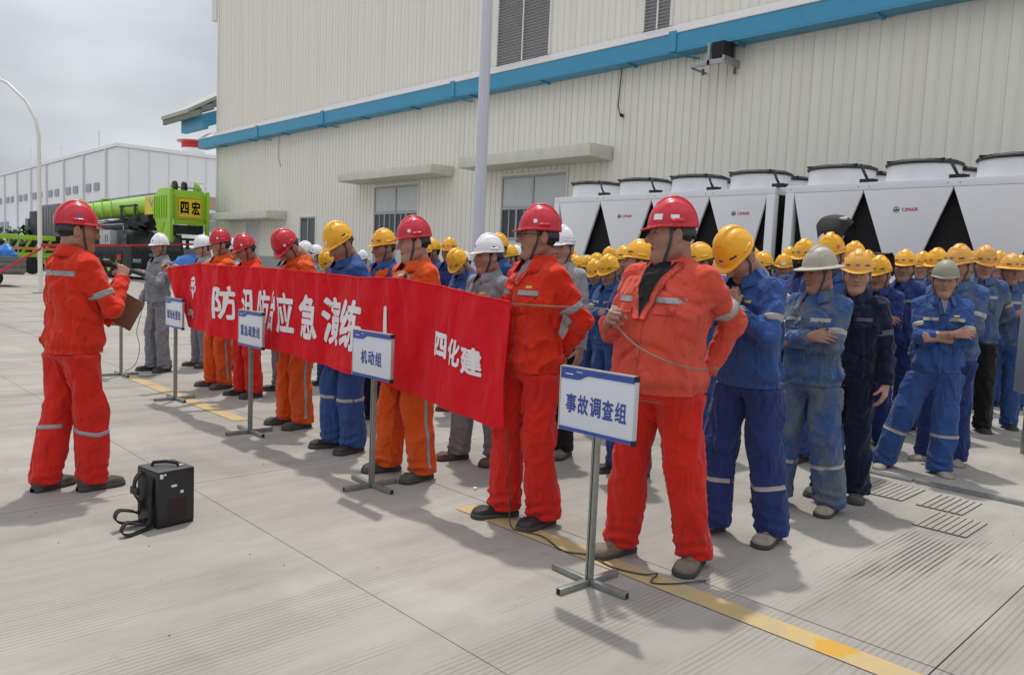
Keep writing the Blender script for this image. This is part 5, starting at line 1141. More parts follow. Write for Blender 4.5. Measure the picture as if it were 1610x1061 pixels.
def lump(name, x, y, z, sx, sy, sz, m_, label, cat, seed):
    f = lambda P: ell(P, (0, 0, sz * .5), (sx, sy, sz * .62)) + .05 * wob(P, 5, seed) + .03 * wob(P, 11, seed + 1)
    g_ = lambda P: np.maximum(f(P), -P[:, 2]); o = link(name, mesh_np(name, *nets(g_, (-sx * 1.4, -sy * 1.4, -.05), (sx * 1.4, sy * 1.4, sz * 1.5), .05)), None, m_); o.location = (x, y, z); tag(o, label, cat)
M_tarp = mat('blue_tarpaulin', (.02, .16, .55), .4, 0, .5, (3, .5, (.04, .28, .62))); M_tarp2 = mat('faded_orange_sheet', (.55, .11, .06), .6, 0, .4, (3, .5, (.6, .2, .12)))
lump('tarpaulin', 6.5, 34.3, .6, .36, .5, .85, M_tarp, 'crumpled blue tarpaulin heaped on the flatbed trailer', 'tarpaulin', 3)
lump('orange_sheet', 4.6, 34.6, .6, .75, .7, 1.5, M_tarp2, 'faded orange sheet draped in a peak on the flatbed trailer', 'sheet', 5)
lump('tarpaulin', 14.6, 37.3, 0, 1.0, .8, 1.3, M_tarp, 'blue covered heap behind the tapered end of the banner', 'tarpaulin', 8)
van = empty('parked_van', (18.0, 47.5, 0)); tag(van, 'pale blue white van parked beyond the crane', 'van')
vb = MB().prism([(-1.0, .45), (-1.05, 1.2), (-.6, 1.9), (.2, 2.05), (3.6, 2.05), (3.7, .45)], -.9, .9, lambda u, v, w: (w, u, v)).obj('body', mat('pale_blue_van_paint', (.42, .52, .60), .35), van, bevel=.08)
MB().add([(-.8, -1.06, 1.24), (.8, -1.06, 1.24), (.72, -.66, 1.88), (-.72, -.66, 1.88)], [(0, 1, 2, 3)]).obj('windscreen', M_glass, vb)
for sx in (-.82, .82):
    for y in (-.2, 2.8): MB().lathe([(0, -.1), (.32, -.1), (.34, 0), (.32, .1), (0, .1)], 16, (sx, y, .34), 'x').obj('wheel', M_tyre, van, smooth=True)
M_tape = mat('red_barrier_tape', (.62, .03, .05), .5)
tag(MB().bar((6.42, 28.75, 1.56), (10.5, 33.4, 1.72), .012, .09).bar((10.5, 33.4, 1.72), (16.4, 39.2, 2.05), .012, .09).obj('barrier_tape', M_tape), 'red barrier tape stretched from the curved lamp post past the crane', 'tape')
tag(MB().bar((6.42, 28.75, 1.45), (4.6, 27.0, .45), .012, .08).obj('barrier_tape', M_tape), 'short slanting end of red tape hanging beside the curved lamp post', 'tape')
# ------------------------------------------------------------------ people
M_pinkS = mat('pink_sticker', (.6, .12, .16), .5)
def facecover(root, HM, p, jf):
    f = head_fn('mid'); g_ = lambda P: np.maximum(f(P) - .006, np.maximum(P[:, 2] - .06, -.11 - P[:, 2]))
    k = ('cover',); 
    if k not in MESH: MESH[k] = mesh_np('face_cover', *nets(g_, (-.12, -.11, -.13), (.15, .11, .09), .009))
    link('face_cover', MESH[k], root, M_black, HM)
    link('glasses', MB().box(.098, .104, -.06, -.006, .066, .092).box(.098, .104, .006, .06, .066, .092).box(.1, .104, -.006, .006, .084, .088).mesh('glasses', .004), root, M_glass, HM)
def shield(root, HM, p, jf):
    HM = HM @ Matrix.Translation((-.01, -.02, .02)); v = []; n = 14; R1 = (.0, .05, .095, .125, .135)
    for i in range(n + 1):                                   # a deep curved mask tipped back on its hinge
        a = R_(-80 + 160 * i / n)
        for x, z, r in ((.01, .225, .09), (-.05, .30, .125), (-.12, .315, .135), (-.18, .27, .13), (-.215, .17, .115)): v.append((x - .03 * (1 - math.cos(a)) - .01, r * math.sin(a), z - .07 * (1 - math.cos(a))))
    m = len(v); v += [(x + .008, y * .94, z - .012) for x, y, z in v]; f = []
    for i in range(n):
        for j in range(4): a = i * 5 + j; f += [(a, a + 1, a + 6, a + 5), (m + a, m + a + 5, m + a + 6, m + a + 1)]
    link('welding_shield', mesh_np('welding_shield', v, np.array(f)), root, M_dark, HM); MB().box(-.12, -.07, .055, .10, .285, .30).obj('shield_window', M_cabg, root, mx=HM)
def visor(root, HM, p, jf):
    HM = HM @ Matrix.Translation((-.02, -.03, .0)) @ Matrix.Rotation(R_(-20), 4, 'Y') @ Matrix.Scale(.8, 4); v = []; n = 10
    for i in range(n + 1):
        a = R_(-65 + 130 * i / n)
        for x, z in ((-.02, .31), (-.09, .33), (-.16, .30), (-.2, .22), (-.21, .1)): v.append((x + .05 - .05 * math.cos(a), .11 * math.sin(a), z))
    m = len(v); v += [(x + .008, y, z - .01) for x, y, z in v]; f = []
    for i in range(n):
        for j in range(4): a = i * 5 + j; f += [(a, a + 1, a + 6, a + 5), (m + a, m + a + 5, m + a + 6, m + a + 1)]
    link('visor', mesh_np('visor', v, np.array(f)), root, M_guard, HM)
ARM['lowcable'] = ((.12, .22, .87), (-1, .4, 0), 'grip', (.45, -.1, -.9), (.15, 1, 0))
ARM['waist'] = ((.20, .08, 1.06), (-.4, 1, -.5), 'relaxed', (.5, -.8, -.2), (.6, .2, .7))
ARM['hem'] = ((.34, .13, 1.255), (-.2, .6, -1), 'grip', (.85, -.25, .25), (.1, .2, 1))
FR = 'workers in the front row holding the banner'
def hold(name, dx, y, z, pole=(-.3, .9, -1)): ARM[name] = ((dx, y, z), pole, 'grip', (.62, -.12, .35), (-.1, .2, 1)); return name
lm = person('man in vermilion suit and red helmet speaking with his back to the camera', 1.31, 5.18, 13, 1.765, 'mic', 'folder', hy=-20, hp=2, lean=.07, lod=0, jm=M_red, tm=M_red2, hm=M_hred, shoe=M_shoeG, seed=6, calf=(M_refl, .34, -.05), emb=((-90, 9, .026, .02, M_blueS), (0, 8, .02, .02, M_white)), build='mid', feet=((.08, -.10, -6), (-.10, .09, 12)), tw=1.08, group='speaker', strips=(M_refl, 1.265), headk='mid')
lm.pop('group') if 'group' in lm else None
person('man in grey uniform and white helmet standing alone at the far end of the banner', 3.49, 9.93, 192, 1.72, 'lowcable', 'chest', hy=10, hp=2, lod=1, jm=M_grey, tm=M_grey, hm=M_hwhite, shoe=M_shoeB, seed=1, emb=EW, build='slim', headk='lean', group=FR)
person('man in mottled pale shirt and white helmet behind the leftmost red helmet', 4.11, 10.1, 180, 1.74, 'down', 'chest', hy=-10, hp=12, lod=1, jm=M_grey2, tm=M_grey, hm=M_hwhite, shoe=M_shoeBr, seed=2, emb=EW, build='slim', group=FR)
person('man in orange suit, leftmost of the red helmets holding the banner', 3.62, 8.43, 180, 1.775, hold('h1', .47, .22, 1.30), hold('h2', .46, .12, 1.30), hy=-8, hp=10, lod=1, jm=M_orange, tm=M_orange, hm=M_hred, shoe=M_shoeBr, seed=3, emb=ER, stripe=M_refl, headk='lean', group=FR, tw=1.1)
person('man in scarlet suit and red helmet, second from the far end of the banner row', 3.64, 7.74, 180, 1.73, hold('h3', .48, .10, 1.33), hold('h4', .46, .2, 1.32), hy=-5, hp=26, lod=1, jm=M_red, tm=M_red2, hm=M_hred, shoe=M_shoeB, seed=4, emb=ER, group=FR, lean=.04, tw=1.1)
person('man in orange suit with red helmet bowed so low it hides his face', 3.34, 6.14, 178, 1.79, hold('h5', .25, .14, 1.22), hold('h6', .22, .16, 1.1), hy=8, hp=52, lod=1, jm=M_orange, tm=M_orange, hm=M_hred, shoe=M_shoeG, seed=5, emb=ER, stripe=M_refl, group=FR, lean=.08, tw=1.15, feet=((.06, -.12, -12), (.03, .11, 8)))
person('man in bright blue suit with large yellow helmet bowed over the banner', 3.22, 5.17, 178, 1.80, hold('h7', .13, .10, 1.12), hold('h8', .12, .12, 1.1), hy=8, hp=34, lod=1, jm=M_blue, tm=M_blue, hm=M_hyel, shoe=M_shoeB, seed=6, emb=((0, 5, .03, .03, M_white), (90, 8, .035, .01, M_dk), (-90, 8, .035, .01, M_dk)), group=FR, lean=.06, calf=(M_refl2, .2), tw=1.18)
person('man in yellow helmet and blue jacket with orange vest behind the banner', 4.08, 5.97, 182, 1.79, 'down', 'down', hy=-8, hp=8, lod=1, jm=M_blue, tm=M_navy, hm=M_hyel, shoe=M_shoeB, seed=7, emb=EY, group='workers standing in the rows behind', extra=lambda r, H, p, jf: [link('safety_vest', mesh_np('safety_vest', *front_patch(jf, a, b, 1.0, 1.40, 1, .006, (20, 10), rim=.01)), r, M_orange) for a, b in ((.045, .15), (-.15, -.045))])
person('man in orange suit and red helmet gripping the banner near its middle', 3.16, 4.27, 178, 1.80, hold('h9', .09, -.08, 1.335, (-.4, 1, -.8)), 'down', hy=-20, hp=8, lod=0, jm=M_orange, tm=M_orange, hm=M_hred, shoe=M_shoeG, seed=8, emb=ER, stripe=M_refl, group=FR, logo=M_refl, tw=1.22, feet=((.05, -.17, -14), (-.02, .13, 10)), collar=.3)
person('man in grey uniform and white helmet between the orange man and the tall red one', 3.84, 4.28, 180, 1.725, 'down', 'behind', hy=-15, hp=4, lod=0, jm=M_grey, tm=M_grey, hm=M_hwhite, shoe=M_shoeBr, seed=9, emb=EW, group='workers standing in the rows behind', logo=M_gold, feet=((.1, -.16, -14), (-.05, .12, 10)), tw=1.1)
person('tall man in vermilion suit and glasses beside the banner corner, hands behind', 3.16, 3.11, 172, 1.845, 'behind', 'behind', hy=-22, hp=0, lod=0, jm=M_red, tm=M_red2, hm=M_hred, shoe=M_shoeB, seed=1, emb=ER, strips=M_refl, logo=M_gold, headk='lean', collar=.7, under=(1.33, .035, M_grey), group=FR, tw=1.12, feet=((.08, -.11, -14), (-.02, .12, 12)))
person('man in grey jacket, white helmet and black trousers behind the tall red one', 4.48, 4.15, 186, 1.83, 'down', 'down', hy=15, hp=2, lod=1, jm=M_grey2, tm=M_black, hm=M_hwhite, shoe=M_shoeT, seed=2, emb=EW, group='workers standing in the rows behind')
person('heavy man in faded salmon jacket, red trousers and red helmet holding the cord', 3.215, 2.245, 182, 1.86, 'cord', 'hip', hy=-42, hp=3, lod=0, jm=M_salmon, tm=M_red2, hm=M_hred, shoe=M_shoeT, seed=2, strips=M_refl, build='heavy', headk='full', collar=.9, under=(1.20, .075, M_black), group=FR, tw=1.06, feet=((.03, -.17, -10), (-.10, .16, 14)), emb=((38, 8, .045, .026, M_white), (85, 8, .04, .016, M_white), (-10, 10, .024, .024, M_blueS)), skin=SKIN[1])
person('man in blue suit with big yellow helmet bowed over his raised hands', 3.97, 2.19, 176, 1.81, 'face', 'face', hy=-4, hp=50, lod=0, lean=.2, jm=M_blue, tm=M_blue3, hm=M_hyel, shoe=M_shoeW, strips=M_refl2, emb=EY, seed=3, calf=(M_refl2, .42), group='workers standing in the rows behind', collar=.4, logo=M_gold, tw=1.15, feet=((.1, -.12, -10), (-.05, .16, 12)))
person('man in paint stained blue suit and dusty beige helmet with folded arms', 4.79, 2.21, 176, 1.70, 'cross_over', 'cross_under', hy=-24, hp=8, lod=0, jm=M_blue2, tm=M_blue2, hm=M_hbeige, shoe=M_shoeW, strips=M_refl2, helmet='brim', seed=4, calf=(M_refl2, .40), group='workers standing in the rows behind', collar=.5, tw=1.25, feet=((.06, -.17, -20), (-.05, .16, 10)))
person('man in dark navy uniform and faded yellow helmet with one arm hanging', 5.27, 2.18, 188, 1.70, 'down', 'down', hy=14, hp=6, lod=0, jm=M_navy, tm=M_navy, hm=M_hyel2, shoe=M_shoeG, strips=mat('dull_blue_tape', (.07, .08, .11), .6), emb=EY, seed=5, group='workers standing in the rows behind', collar=.4, build='mid', tw=1.1)
person('man in blue with khaki helmet and bare forearms crossed, facing the camera', 6.50, 2.02, 205, 1.69, 'cross_over', 'cross_under', hy=-6, hp=4, lod=0, jm=M_blue, tm=M_blue, hm=M_hkhaki, shoe=M_shoeW, strips=M_refl2, sleeve=.5, helmet='plain', seed=6, group='workers standing in the rows behind', collar=.6, logo=M_gold, tw=1.2, feet=((.02, -.34, -14), (.04, .08, 14)), calf=(M_refl2, .35), under=(1.33, .03, M_grey))
person('man in blue with worn yellow helmet and dirty trainers behind the khaki helmet', 7.0, 2.08, 182, 1.83, 'down', 'cross_under', hy=-12, hp=8, lod=1, jm=M_blue2, tm=M_blue3, hm=M_hyel2, shoe=M_shoeW, strips=M_refl2, emb=EY, seed=7, group='workers standing in the rows behind')
person('worker in white helmet and pale shirt glimpsed between the two leftmost red helmets', 4.37, 9.78, 166, 1.709, seed=8, R='down', L='down', hy=-15, hp=8, jm=M_grey2, tm=M_grey, hm=M_hwhite, shoe=M_shoeB, emb=EW, lod=2, group='workers standing in the rows behind', build='mid', lean=0)
person('worker in white helmet almost hidden behind the deeply bowed red helmet', 4.11, 7.81, 178, 1.761, seed=9, R='banner', L='down', hy=-15, hp=8, jm=M_grey2, tm=M_grey, hm=M_hwhite, shoe=M_shoeB, emb=EW, lod=1, group='workers standing in the rows behind', build='slim', lean=0.03)
person('worker in white helmet looking away in front of the narrow hall window', 5.22, 9.52, 190, 1.725, seed=10, R='down', L='down', hy=170, hp=8, jm=M_grey2, tm=M_grey, hm=M_hwhite, shoe=M_shoeB, emb=EW, lod=2, group='workers standing in the rows behind', build='mid', lean=0)
person('worker in white helmet partly behind the bowed man in bright blue', 6.02, 10.44, 177, 1.720, seed=11, R='down', L='down', hy=-15, hp=25, jm=M_grey2, tm=M_grey, hm=M_hwhite, shoe=M_shoeB, emb=EW, lod=2, group='workers standing in the rows behind', build='mid', lean=0.06)
person('small distant worker in white helmet with dark strap beside the wide door', 7.34, 11.38, 189, 1.681, seed=12, R='down', L='down', hy=20, hp=8, jm=M_grey2, tm=M_blue, hm=M_hwhite, shoe=M_shoeB, emb=EW, lod=2, group='workers standing in the rows behind', build='mid', lean=0)
person('worker with yellow helmet peeking out behind the shoulder of the bright blue man', 5.81, 9.25, 176, 1.692, seed=13, R='down', L='down', hy=10, hp=25, jm=M_blue, tm=M_blue, hm=M_hyel, shoe=M_shoeB, emb=EY, lod=2, strips=M_refl2, group='workers standing in the rows behind', build='mid', lean=0.03)
person('worker in orange vest with yellow helmet bowed low under the bright blue mans chin', 4.74, 7.94, 188, 1.644, seed=14, R='down', L='down', hy=0, hp=48, jm=M_orange, tm=M_blue, hm=M_hyel, shoe=M_shoeB, emb=EY, lod=2, group='workers standing in the rows behind', build='slim', lean=0)
person('worker in yellow helmet close behind the red helmet of the orange worker', 6.36, 8.15, 175, 1.827, seed=15, R='down', L='down', hy=-10, hp=8, jm=M_blue, tm=M_blue, hm=M_hyel, shoe=M_shoeB, emb=EY, lod=2, group='workers standing in the rows behind', build='mid', lean=0.06)
person('young worker in yellow helmet looking at the camera with blue collar', 6.05, 7.47, 187, 1.824, seed=16, R='down', L='down', hy=35, hp=4, jm=M_blue3, tm=M_blue3, hm=M_hyel, shoe=M_shoeB, emb=EY, lod=2, headk='lean', group='workers standing in the rows behind', build='mid', lean=0)
person('worker in blue whose yellow helmet is bowed forward showing its crown', 5.01, 5.89, 174, 1.707, seed=17, R='cross_over', L='cross_under', hy=15, hp=52, jm=M_blue, tm=M_blue, hm=M_hyel, shoe=M_shoeB, emb=EY, lod=1, strips=M_refl2, lean=0.06, group='workers standing in the rows behind', build='slim')
person('worker with pale helmet seen just behind the bowed yellow crown', 7.69, 9.09, 186, 1.705, seed=18, R='down', L='down', hy=-15, hp=8, jm=M_grey2, tm=M_grey2, hm=M_hwhite, shoe=M_shoeB, emb=(), lod=2, group='workers standing in the rows behind', build='mid', lean=0)
person('worker in yellow helmet high between white helmet and red helmet', 6.10, 6.60, 173, 1.877, seed=19, R='behind', L='behind', hy=10, hp=0, jm=M_blue, tm=M_blue, hm=M_hyel, shoe=M_shoeB, emb=EY, lod=2, group='workers standing in the rows behind', build='slim', lean=0.06)
person('worker in yellow helmet in profile right behind the grey suited man', 6.66, 7.02, 185, 1.775, seed=20, R='down', L='down', hy=-20, hp=10, jm=M_blue, tm=M_blue, hm=M_hyel, shoe=M_shoeB, emb=EY, lod=2, group='workers standing in the rows behind', build='mid', lean=0)
person('worker with white helmet mostly hidden by the tall man in red', 8.06, 8.33, 172, 1.825, seed=21, R='down', L='down', hy=-15, hp=8, jm=M_grey2, tm=M_grey2, hm=M_hwhite, shoe=M_shoeB, emb=(), lod=2, group='workers standing in the rows behind', build='mid', lean=0.03)
person('worker with yellow helmet tucked behind the white helmet near the cooling unit', 8.25, 7.45, 184, 1.797, seed=22, R='down', L='down', hy=0, hp=8, jm=M_blue, tm=M_blue, hm=M_hyel, shoe=M_shoeB, emb=EY, lod=2, group='workers standing in the rows behind', build='mid', lean=0)
person('worker in yellow helmet facing away beside the grey uniform shoulder', 6.81, 6.03, 171, 1.664, seed=23, R='down', L='down', hy=165, hp=0, jm=M_blue, tm=M_blue, hm=M_hyel, shoe=M_shoeB, emb=EY, lod=2, group='workers standing in the rows behind', build='mid', lean=0.06)
person('shorter worker in yellow helmet left of the one with lowered face', 6.60, 5.56, 183, 1.634, seed=24, R='down', L='chest', hy=10, hp=28, jm=M_blue, tm=M_blue, hm=M_hyel, shoe=M_shoeB, emb=EY, lod=1, group='workers standing in the rows behind', build='slim', lean=0)
person('worker in yellow helmet farthest back left of the black triangle', 7.99, 6.72, 170, 1.731, seed=25, R='down', L='down', hy=0, hp=8, jm=M_blue, tm=M_blue, hm=M_hyel, shoe=M_shoeB, emb=EY, lod=2, group='workers standing in the rows behind', build='mid', lean=0.03)
person('worker in small yellow helmet just beneath the black triangle of the cooling unit', 8.65, 7.07, 182, 1.847, seed=26, R='down', L='down', hy=10, hp=8, jm=M_blue, tm=M_blue, hm=M_hyel, shoe=M_shoeB, emb=EY, lod=2, group='workers standing in the rows behind', build='mid', lean=0)
person('worker in blue with yellow helmet looking down with arms crossed left of the heavy man', 5.63, 4.54, 169, 1.654, seed=27, R='cross_over', L='cross_under', hy=18, hp=24, jm=M_blue, tm=M_blue, hm=M_hyel, shoe=M_shoeB, emb=EY, lod=1, strips=M_refl2, group='workers standing in the rows behind', build='slim', lean=0.06)
person('worker in yellow helmet wearing round peak pointed left behind the others', 6.80, 5.35, 181, 1.778, seed=28, R='down', L='down', hy=-25, hp=2, jm=M_blue, tm=M_blue, hm=M_hyel, shoe=M_shoeB, emb=EY, lod=1, group='workers standing in the rows behind', build='mid', lean=0)
person('worker in yellow helmet with raised reddish face right behind the heavy man', 4.48, 3.40, 168, 1.720, seed=29, R='cross_over', L='cross_under', hy=-30, hp=-6, jm=M_blue3, tm=M_blue, hm=M_hyel, shoe=M_shoeB, emb=EY, lod=1, feet=((.03,-.1,-8),(-.02,.12,10)), group='workers standing in the rows behind', build='slim', lean=0.03)
person('worker with yellow helmet seen between the heavy man and the bowed blue worker', 6.59, 4.31, 180, 1.773, seed=30, R='down', L='chest', hy=0, hp=8, jm=M_blue, tm=M_blue, hm=M_hyel, shoe=M_shoeB, emb=EY, lod=1, group='workers standing in the rows behind', build='mid', lean=0)
person('worker whose yellow helmet overlaps the back of the large bowed helmet', 5.62, 3.57, 167, 1.761, seed=31, R='behind', L='behind', hy=-20, hp=15, jm=M_blue, tm=M_blue, hm=M_hyel, shoe=M_shoeB, emb=EY, lod=1, group='workers standing in the rows behind', build='heavy', lean=0.06)
person('worker in yellow helmet with only the dome showing behind the bowed blue workers neck', 8.28, 4.64, 179, 1.839, seed=32, R='down', L='down', hy=0, hp=8, jm=M_blue, tm=M_blue, hm=M_hyel, shoe=M_shoeB, emb=EY, lod=2, group='workers standing in the rows behind', build='mid', lean=0)
person('worker in yellow helmet and dark face covering left of a bare faced one', 7.74, 4.18, 166, 1.774, seed=33, R='banner', L='down', hy=-5, hp=12, jm=M_blue, tm=M_blue, hm=M_hyel, shoe=M_shoeB, emb=EY, lod=1, extra=facecover, group='workers standing in the rows behind', build='mid', lean=0.03)
person('worker in yellow helmet with a white front sticker looking at the camera', 8.54, 4.39, 178, 1.788, seed=34, R='down', L='down', hy=30, hp=6, jm=M_blue, tm=M_blue, hm=M_hyel, shoe=M_shoeB, emb=((0,5,.05,.03,M_white),), lod=2, strips=M_refl2, group='workers standing in the rows behind', build='mid', lean=0)
person('worker with pale marked yellow helmet farthest back between two others', 9.55, 4.82, 190, 1.911, seed=35, R='down', L='down', hy=10, hp=8, jm=M_blue, tm=M_blue, hm=M_hyel, shoe=M_shoeB, emb=EY, lod=2, group='workers standing in the rows behind', build='mid', lean=0.06)
person('worker in yellow helmet with black mask and glasses behind the beige helmet', 6.69, 3.24, 177, 1.852, seed=36, R='down', L='chest', hy=5, hp=10, jm=M_blue3, tm=M_blue3, hm=M_hyel, shoe=M_shoeB, emb=EY, lod=1, strips=M_refl2, extra=facecover, group='workers standing in the rows behind', build='heavy', lean=0)
person('worker in yellow helmet with a black welding shield raised behind his head', 6.08, 2.72, 189, 1.871, seed=37, R='behind', L='behind', hy=-5, hp=14, jm=M_blue, tm=M_blue, hm=M_hyel, shoe=M_shoeB, emb=((0,5,.03,.022,M_blueS),(55,10,.03,.03,M_pinkS)), lod=1, extra=shield, group='workers standing in the rows behind', build='slim', lean=0.03)
person('worker in yellow helmet glimpsed above the faded helmet of the navy worker', 7.52, 3.15, 176, 1.878, seed=38, R='down', L='down', hy=10, hp=8, jm=M_blue, tm=M_blue, hm=M_hyel, shoe=M_shoeB, emb=EY, lod=1, group='workers standing in the rows behind', build='mid', lean=0)
person('worker in dark blue with yellow helmet and a black visor tipped back on it', 7.19, 2.76, 188, 1.736, seed=39, R='cross_over', L='cross_under', hy=-10, hp=14, jm=M_blue3, tm=M_blue3, hm=M_hyel, shoe=M_shoeB, emb=EY, lod=1, extra=visor, logo=M_gold, group='workers standing in the rows behind', build='slim', lean=0.06)
person('smiling worker in yellow helmet standing in front of white panel beside black triangle', 7.97, 2.85, 175, 1.825, seed=40, R='down', L='down', hy=18, hp=2, jm=M_blue3, tm=M_blue3, hm=M_hyel, shoe=M_shoeB, emb=EY, lod=1, strips=M_refl2, group='workers standing in the rows behind', build='mid', lean=0)
person('worker in yellow helmet turned left behind the khaki helmet', 8.31, 2.66, 187, 1.857, seed=41, R='cross_over', L='cross_under', hy=-15, hp=10, jm=M_blue, tm=M_blue, hm=M_hyel, shoe=M_shoeB, emb=EY, lod=1, group='workers standing in the rows behind', build='heavy', lean=0.03)
person('worker in faded blue jacket and black trousers with hands behind his back', 8.81, 2.40, 195, 1.916, seed=42, R='behind', L='behind', hy=15, hp=16, jm=M_blue2, tm=M_black, hm=M_hyel2, shoe=M_shoeB, emb=EY, lod=1, strips=M_refl2, group='workers standing in the rows behind', build='slim', lean=0)
person('worker with wide flat brimmed faded orange helmet at the right edge', 9.29, 2.28, 195, 1.852, seed=43, R='cross_over', L='cross_under', hy=25, hp=4, jm=M_blue2, tm=M_blue, hm=M_hyel2, shoe=M_shoeB, emb=EY, lod=1, helmet='brim', strips=M_refl2, group='workers standing in the rows behind', build='mid', lean=0.06)
person('worker with yellow helmet half hidden between two yellow helmets right of the smiling one', 9.92, 3.34, 173, 1.889, seed=44, R='down', L='down', hy=5, hp=8, jm=M_blue, tm=M_blue, hm=M_hyel, shoe=M_shoeB, emb=EY, lod=2, strips=M_refl2, group='workers standing in the rows behind', build='mid', lean=0)
person('worker with yellow helmet in the gap left of the man with black trousers', 10.46, 2.97, 185, 1.920, seed=45, R='down', L='down', hy=-5, hp=8, jm=M_blue, tm=M_blue, hm=M_hyel, shoe=M_shoeB, emb=EY, lod=2, group='workers standing in the rows behind', build='mid', lean=0.03)
person('worker with yellow helmet peeping out just left of the tipped back visor', 9.45, 3.80, 172, 1.876, seed=46, R='down', L='down', hy=12, hp=8, jm=M_blue, tm=M_blue, hm=M_hyel, shoe=M_shoeB, emb=EY, lod=2, group='workers standing in the rows behind', build='mid', lean=0)
person('worker with yellow helmet glimpsed between the two faded orange helmets', 11.04, 2.83, 184, 1.957, seed=47, R='down', L='down', hy=0, hp=8, jm=M_blue, tm=M_blue, hm=M_hyel, shoe=M_shoeB, emb=EY, lod=2, group='workers standing in the rows behind', build='mid', lean=0.06)
person('worker in blue with yellow helmet cut off by the right edge', 10.99, 2.59, 171, 1.904, seed=48, R='down', L='down', hy=10, hp=8, jm=M_blue, tm=M_blue, hm=M_hyel, shoe=M_shoeB, emb=EY, lod=2, strips=M_refl2, group='workers standing in the rows behind', build='mid', lean=0)
person('worker with yellow helmet behind two others left of the looking down worker', 7.82, 6.73, 183, 1.690, seed=49, R='down', L='down', hy=0, hp=8, jm=M_blue, tm=M_blue, hm=M_hyel, shoe=M_shoeB, emb=EY, lod=2, group='workers standing in the rows behind', build='mid', lean=0.03)
person('worker with yellow helmet almost wholly behind the heavy mans helmet', 7.90, 5.83, 170, 1.794, seed=50, R='down', L='down', hy=0, hp=8, jm=M_blue, tm=M_blue, hm=M_hyel, shoe=M_shoeB, emb=EY, lod=2, group='workers standing in the rows behind', build='mid', lean=0)
person('worker with yellow helmet hidden behind the neck of the tall man in red', 7.77, 7.62, 182, 1.735, seed=51, R='down', L='down', hy=0, hp=8, jm=M_blue, tm=M_blue, hm=M_hyel, shoe=M_shoeB, emb=EY, lod=2, group='workers standing in the rows behind', build='mid', lean=0.06)
person('worker with yellow helmet behind the white helmet of the grey worker', 7.07, 8.01, 169, 1.723, seed=52, R='down', L='down', hy=5, hp=8, jm=M_blue, tm=M_blue, hm=M_hyel, shoe=M_shoeB, emb=EY, lod=2, group='workers standing in the rows behind', build='mid', lean=0)
person('worker with yellow helmet behind the strap of the orange mans red helmet', 6.95, 9.40, 181, 1.787, seed=53, R='down', L='down', hy=5, hp=8, jm=M_blue, tm=M_blue, hm=M_hyel, shoe=M_shoeB, emb=EY, lod=2, group='workers standing in the rows behind', build='mid', lean=0.03)
person('worker with yellow helmet touching the rear brim of the orange mans red helmet', 5.76, 7.61, 168, 1.761, seed=54, R='down', L='down', hy=-5, hp=8, jm=M_blue, tm=M_blue, hm=M_hyel, shoe=M_shoeB, emb=EY, lod=2, group='workers standing in the rows behind', build='mid', lean=0)
# ------------------------------------------------------------------ things in hands
bpy.context.view_layer.update()
def grip_matrix(root, arm, side, loc):
    W, hd, hn = (arm_pts(arm, side)[i] for i in (2, 4, 5)); fr = Matrix(frame(W, hd, hn, 1).tolist())
    m = root.matrix_world @ fr @ Matrix.Translation(loc); l, r, s_ = m.decompose(); return Matrix.LocRotScale(l, r, (1, 1, 1))
mk = empty('microphone'); mk.matrix_world = grip_matrix(lm, 'mic', -1, (.10, 0, -.036)); tag(mk, 'black microphone in the raised hand of the speaking man', 'microphone')
MB().lathe([(0, -.14), (.012, -.139), (.0135, -.13), (.016, .05), (.019, .07), (0, .071)], 16, (0, 0, 0), 'y').obj('handle', M_blk, mk, smooth=True)
MB().lathe([(0, .069), (.021, .0715), (.026, .088), (.026, .10), (.02, .118), (.008, .126), (0, .127)], 16, (0, 0, 0), 'y').obj('grille', M_guard, mk, smooth=True)
M_card = mat('brown_card', (.19, .105, .06), .7, 0, .3, (6, .4, (.13, .07, .04)))
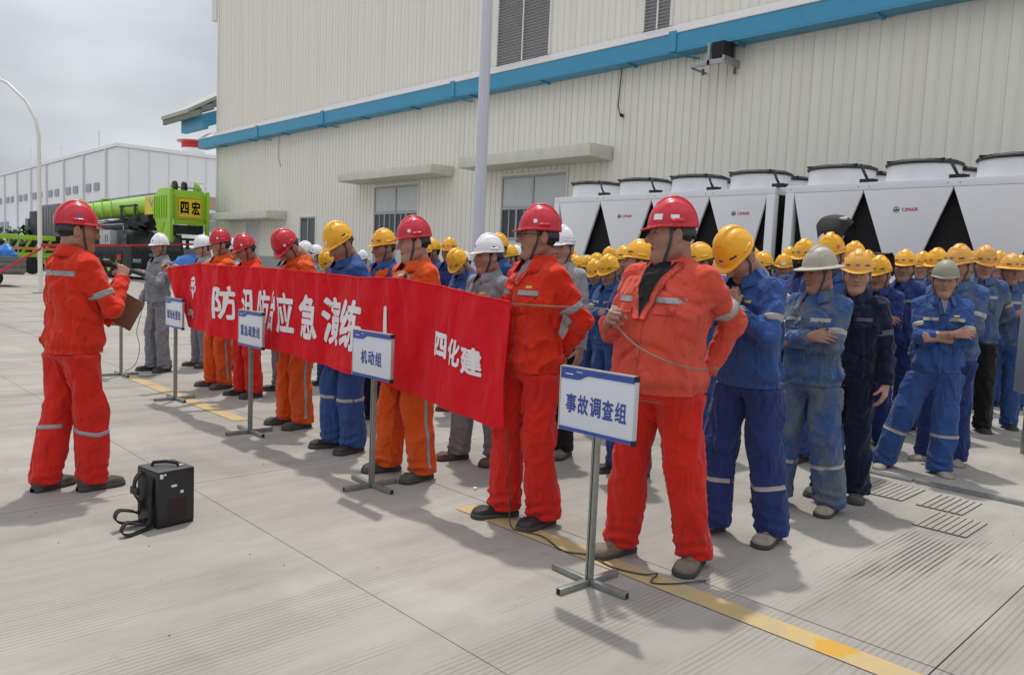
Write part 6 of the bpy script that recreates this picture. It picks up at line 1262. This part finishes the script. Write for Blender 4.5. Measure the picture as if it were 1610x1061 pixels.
fo = empty('folder', (1.60, 5.19, 1.085)); tag(fo, 'brown folder held low against the stomach of the speaking man', 'folder')
fo.rotation_euler = Matrix(((.74, 0, -.67), (-.67, 0, -.74), (0, 1, 0))).to_euler()
fo.rotation_euler = (Matrix(((.74, .0, -.67), (-.67, .0, -.74), (0, 1, 0))) @ Matrix.Rotation(R_(-28), 3, 'Z')).to_euler()
MB().box(-.16, .10, -.09, .11, .001, .004).obj('cover', M_card, fo, bevel=.0015); MB().box(-.158, .096, -.087, .107, -.0025, .0005).obj('paper', M_white, fo); MB().box(-.16, .10, -.09, .11, -.0065, -.003).obj('cover', M_card, fo, bevel=.0015)
# glasses on the tall man
# glasses of the tall man, steel cabinet at the right edge
tall = [o for o in COL.objects if o.get('label', '').startswith('tall man in vermilion')][0]
bd = [c for c in tall.children if c.name.startswith('eyebrow')][0]
g_ = MB()
for sg in (-1, 1):
    g_.tube([(.107, sg * .033 + .021 * math.cos(a * .5236), .077 + .015 * math.sin(a * .5236)) for a in range(13)], .0016, 5, False); g_.tube([(.105, sg * .054, .082), (.06, sg * .082, .08), (.0, sg * .086, .075)], .0015, 5)
g_.tube([(.107, -.012, .08), (.109, 0, .082), (.107, .012, .08)], .0014, 5)
link('glasses', g_.mesh('glasses'), tall, M_guard, bd.matrix_local.copy())
cb = empty('control_cabinet', (7.97, 1.705, 0), R_(35)); tag(cb, 'grey steel cabinet on a post cut by the right edge of the photo', 'cabinet')
MB().box(-.03, .03, -.03, .03, .012, .56).obj('post', M_tube, cb, bevel=.004); MB().box(-.09, .09, -.09, .09, .0, .012).obj('base_plate', M_steel, cb, bevel=.002)
bo = MB().box(-.12, .12, -.26, .10, .56, 1.42).obj('cabinet_body', mat('grey_cabinet', (.33, .36, .40), .4, .3), cb, bevel=.008); MB().box(-.127, -.121, -.24, .08, .58, 1.40).obj('cabinet_door', M_tube, bo, bevel=.003); MB().box(-.14, -.128, -.22, -.18, .98, 1.06).obj('door_handle', M_dark, bo)
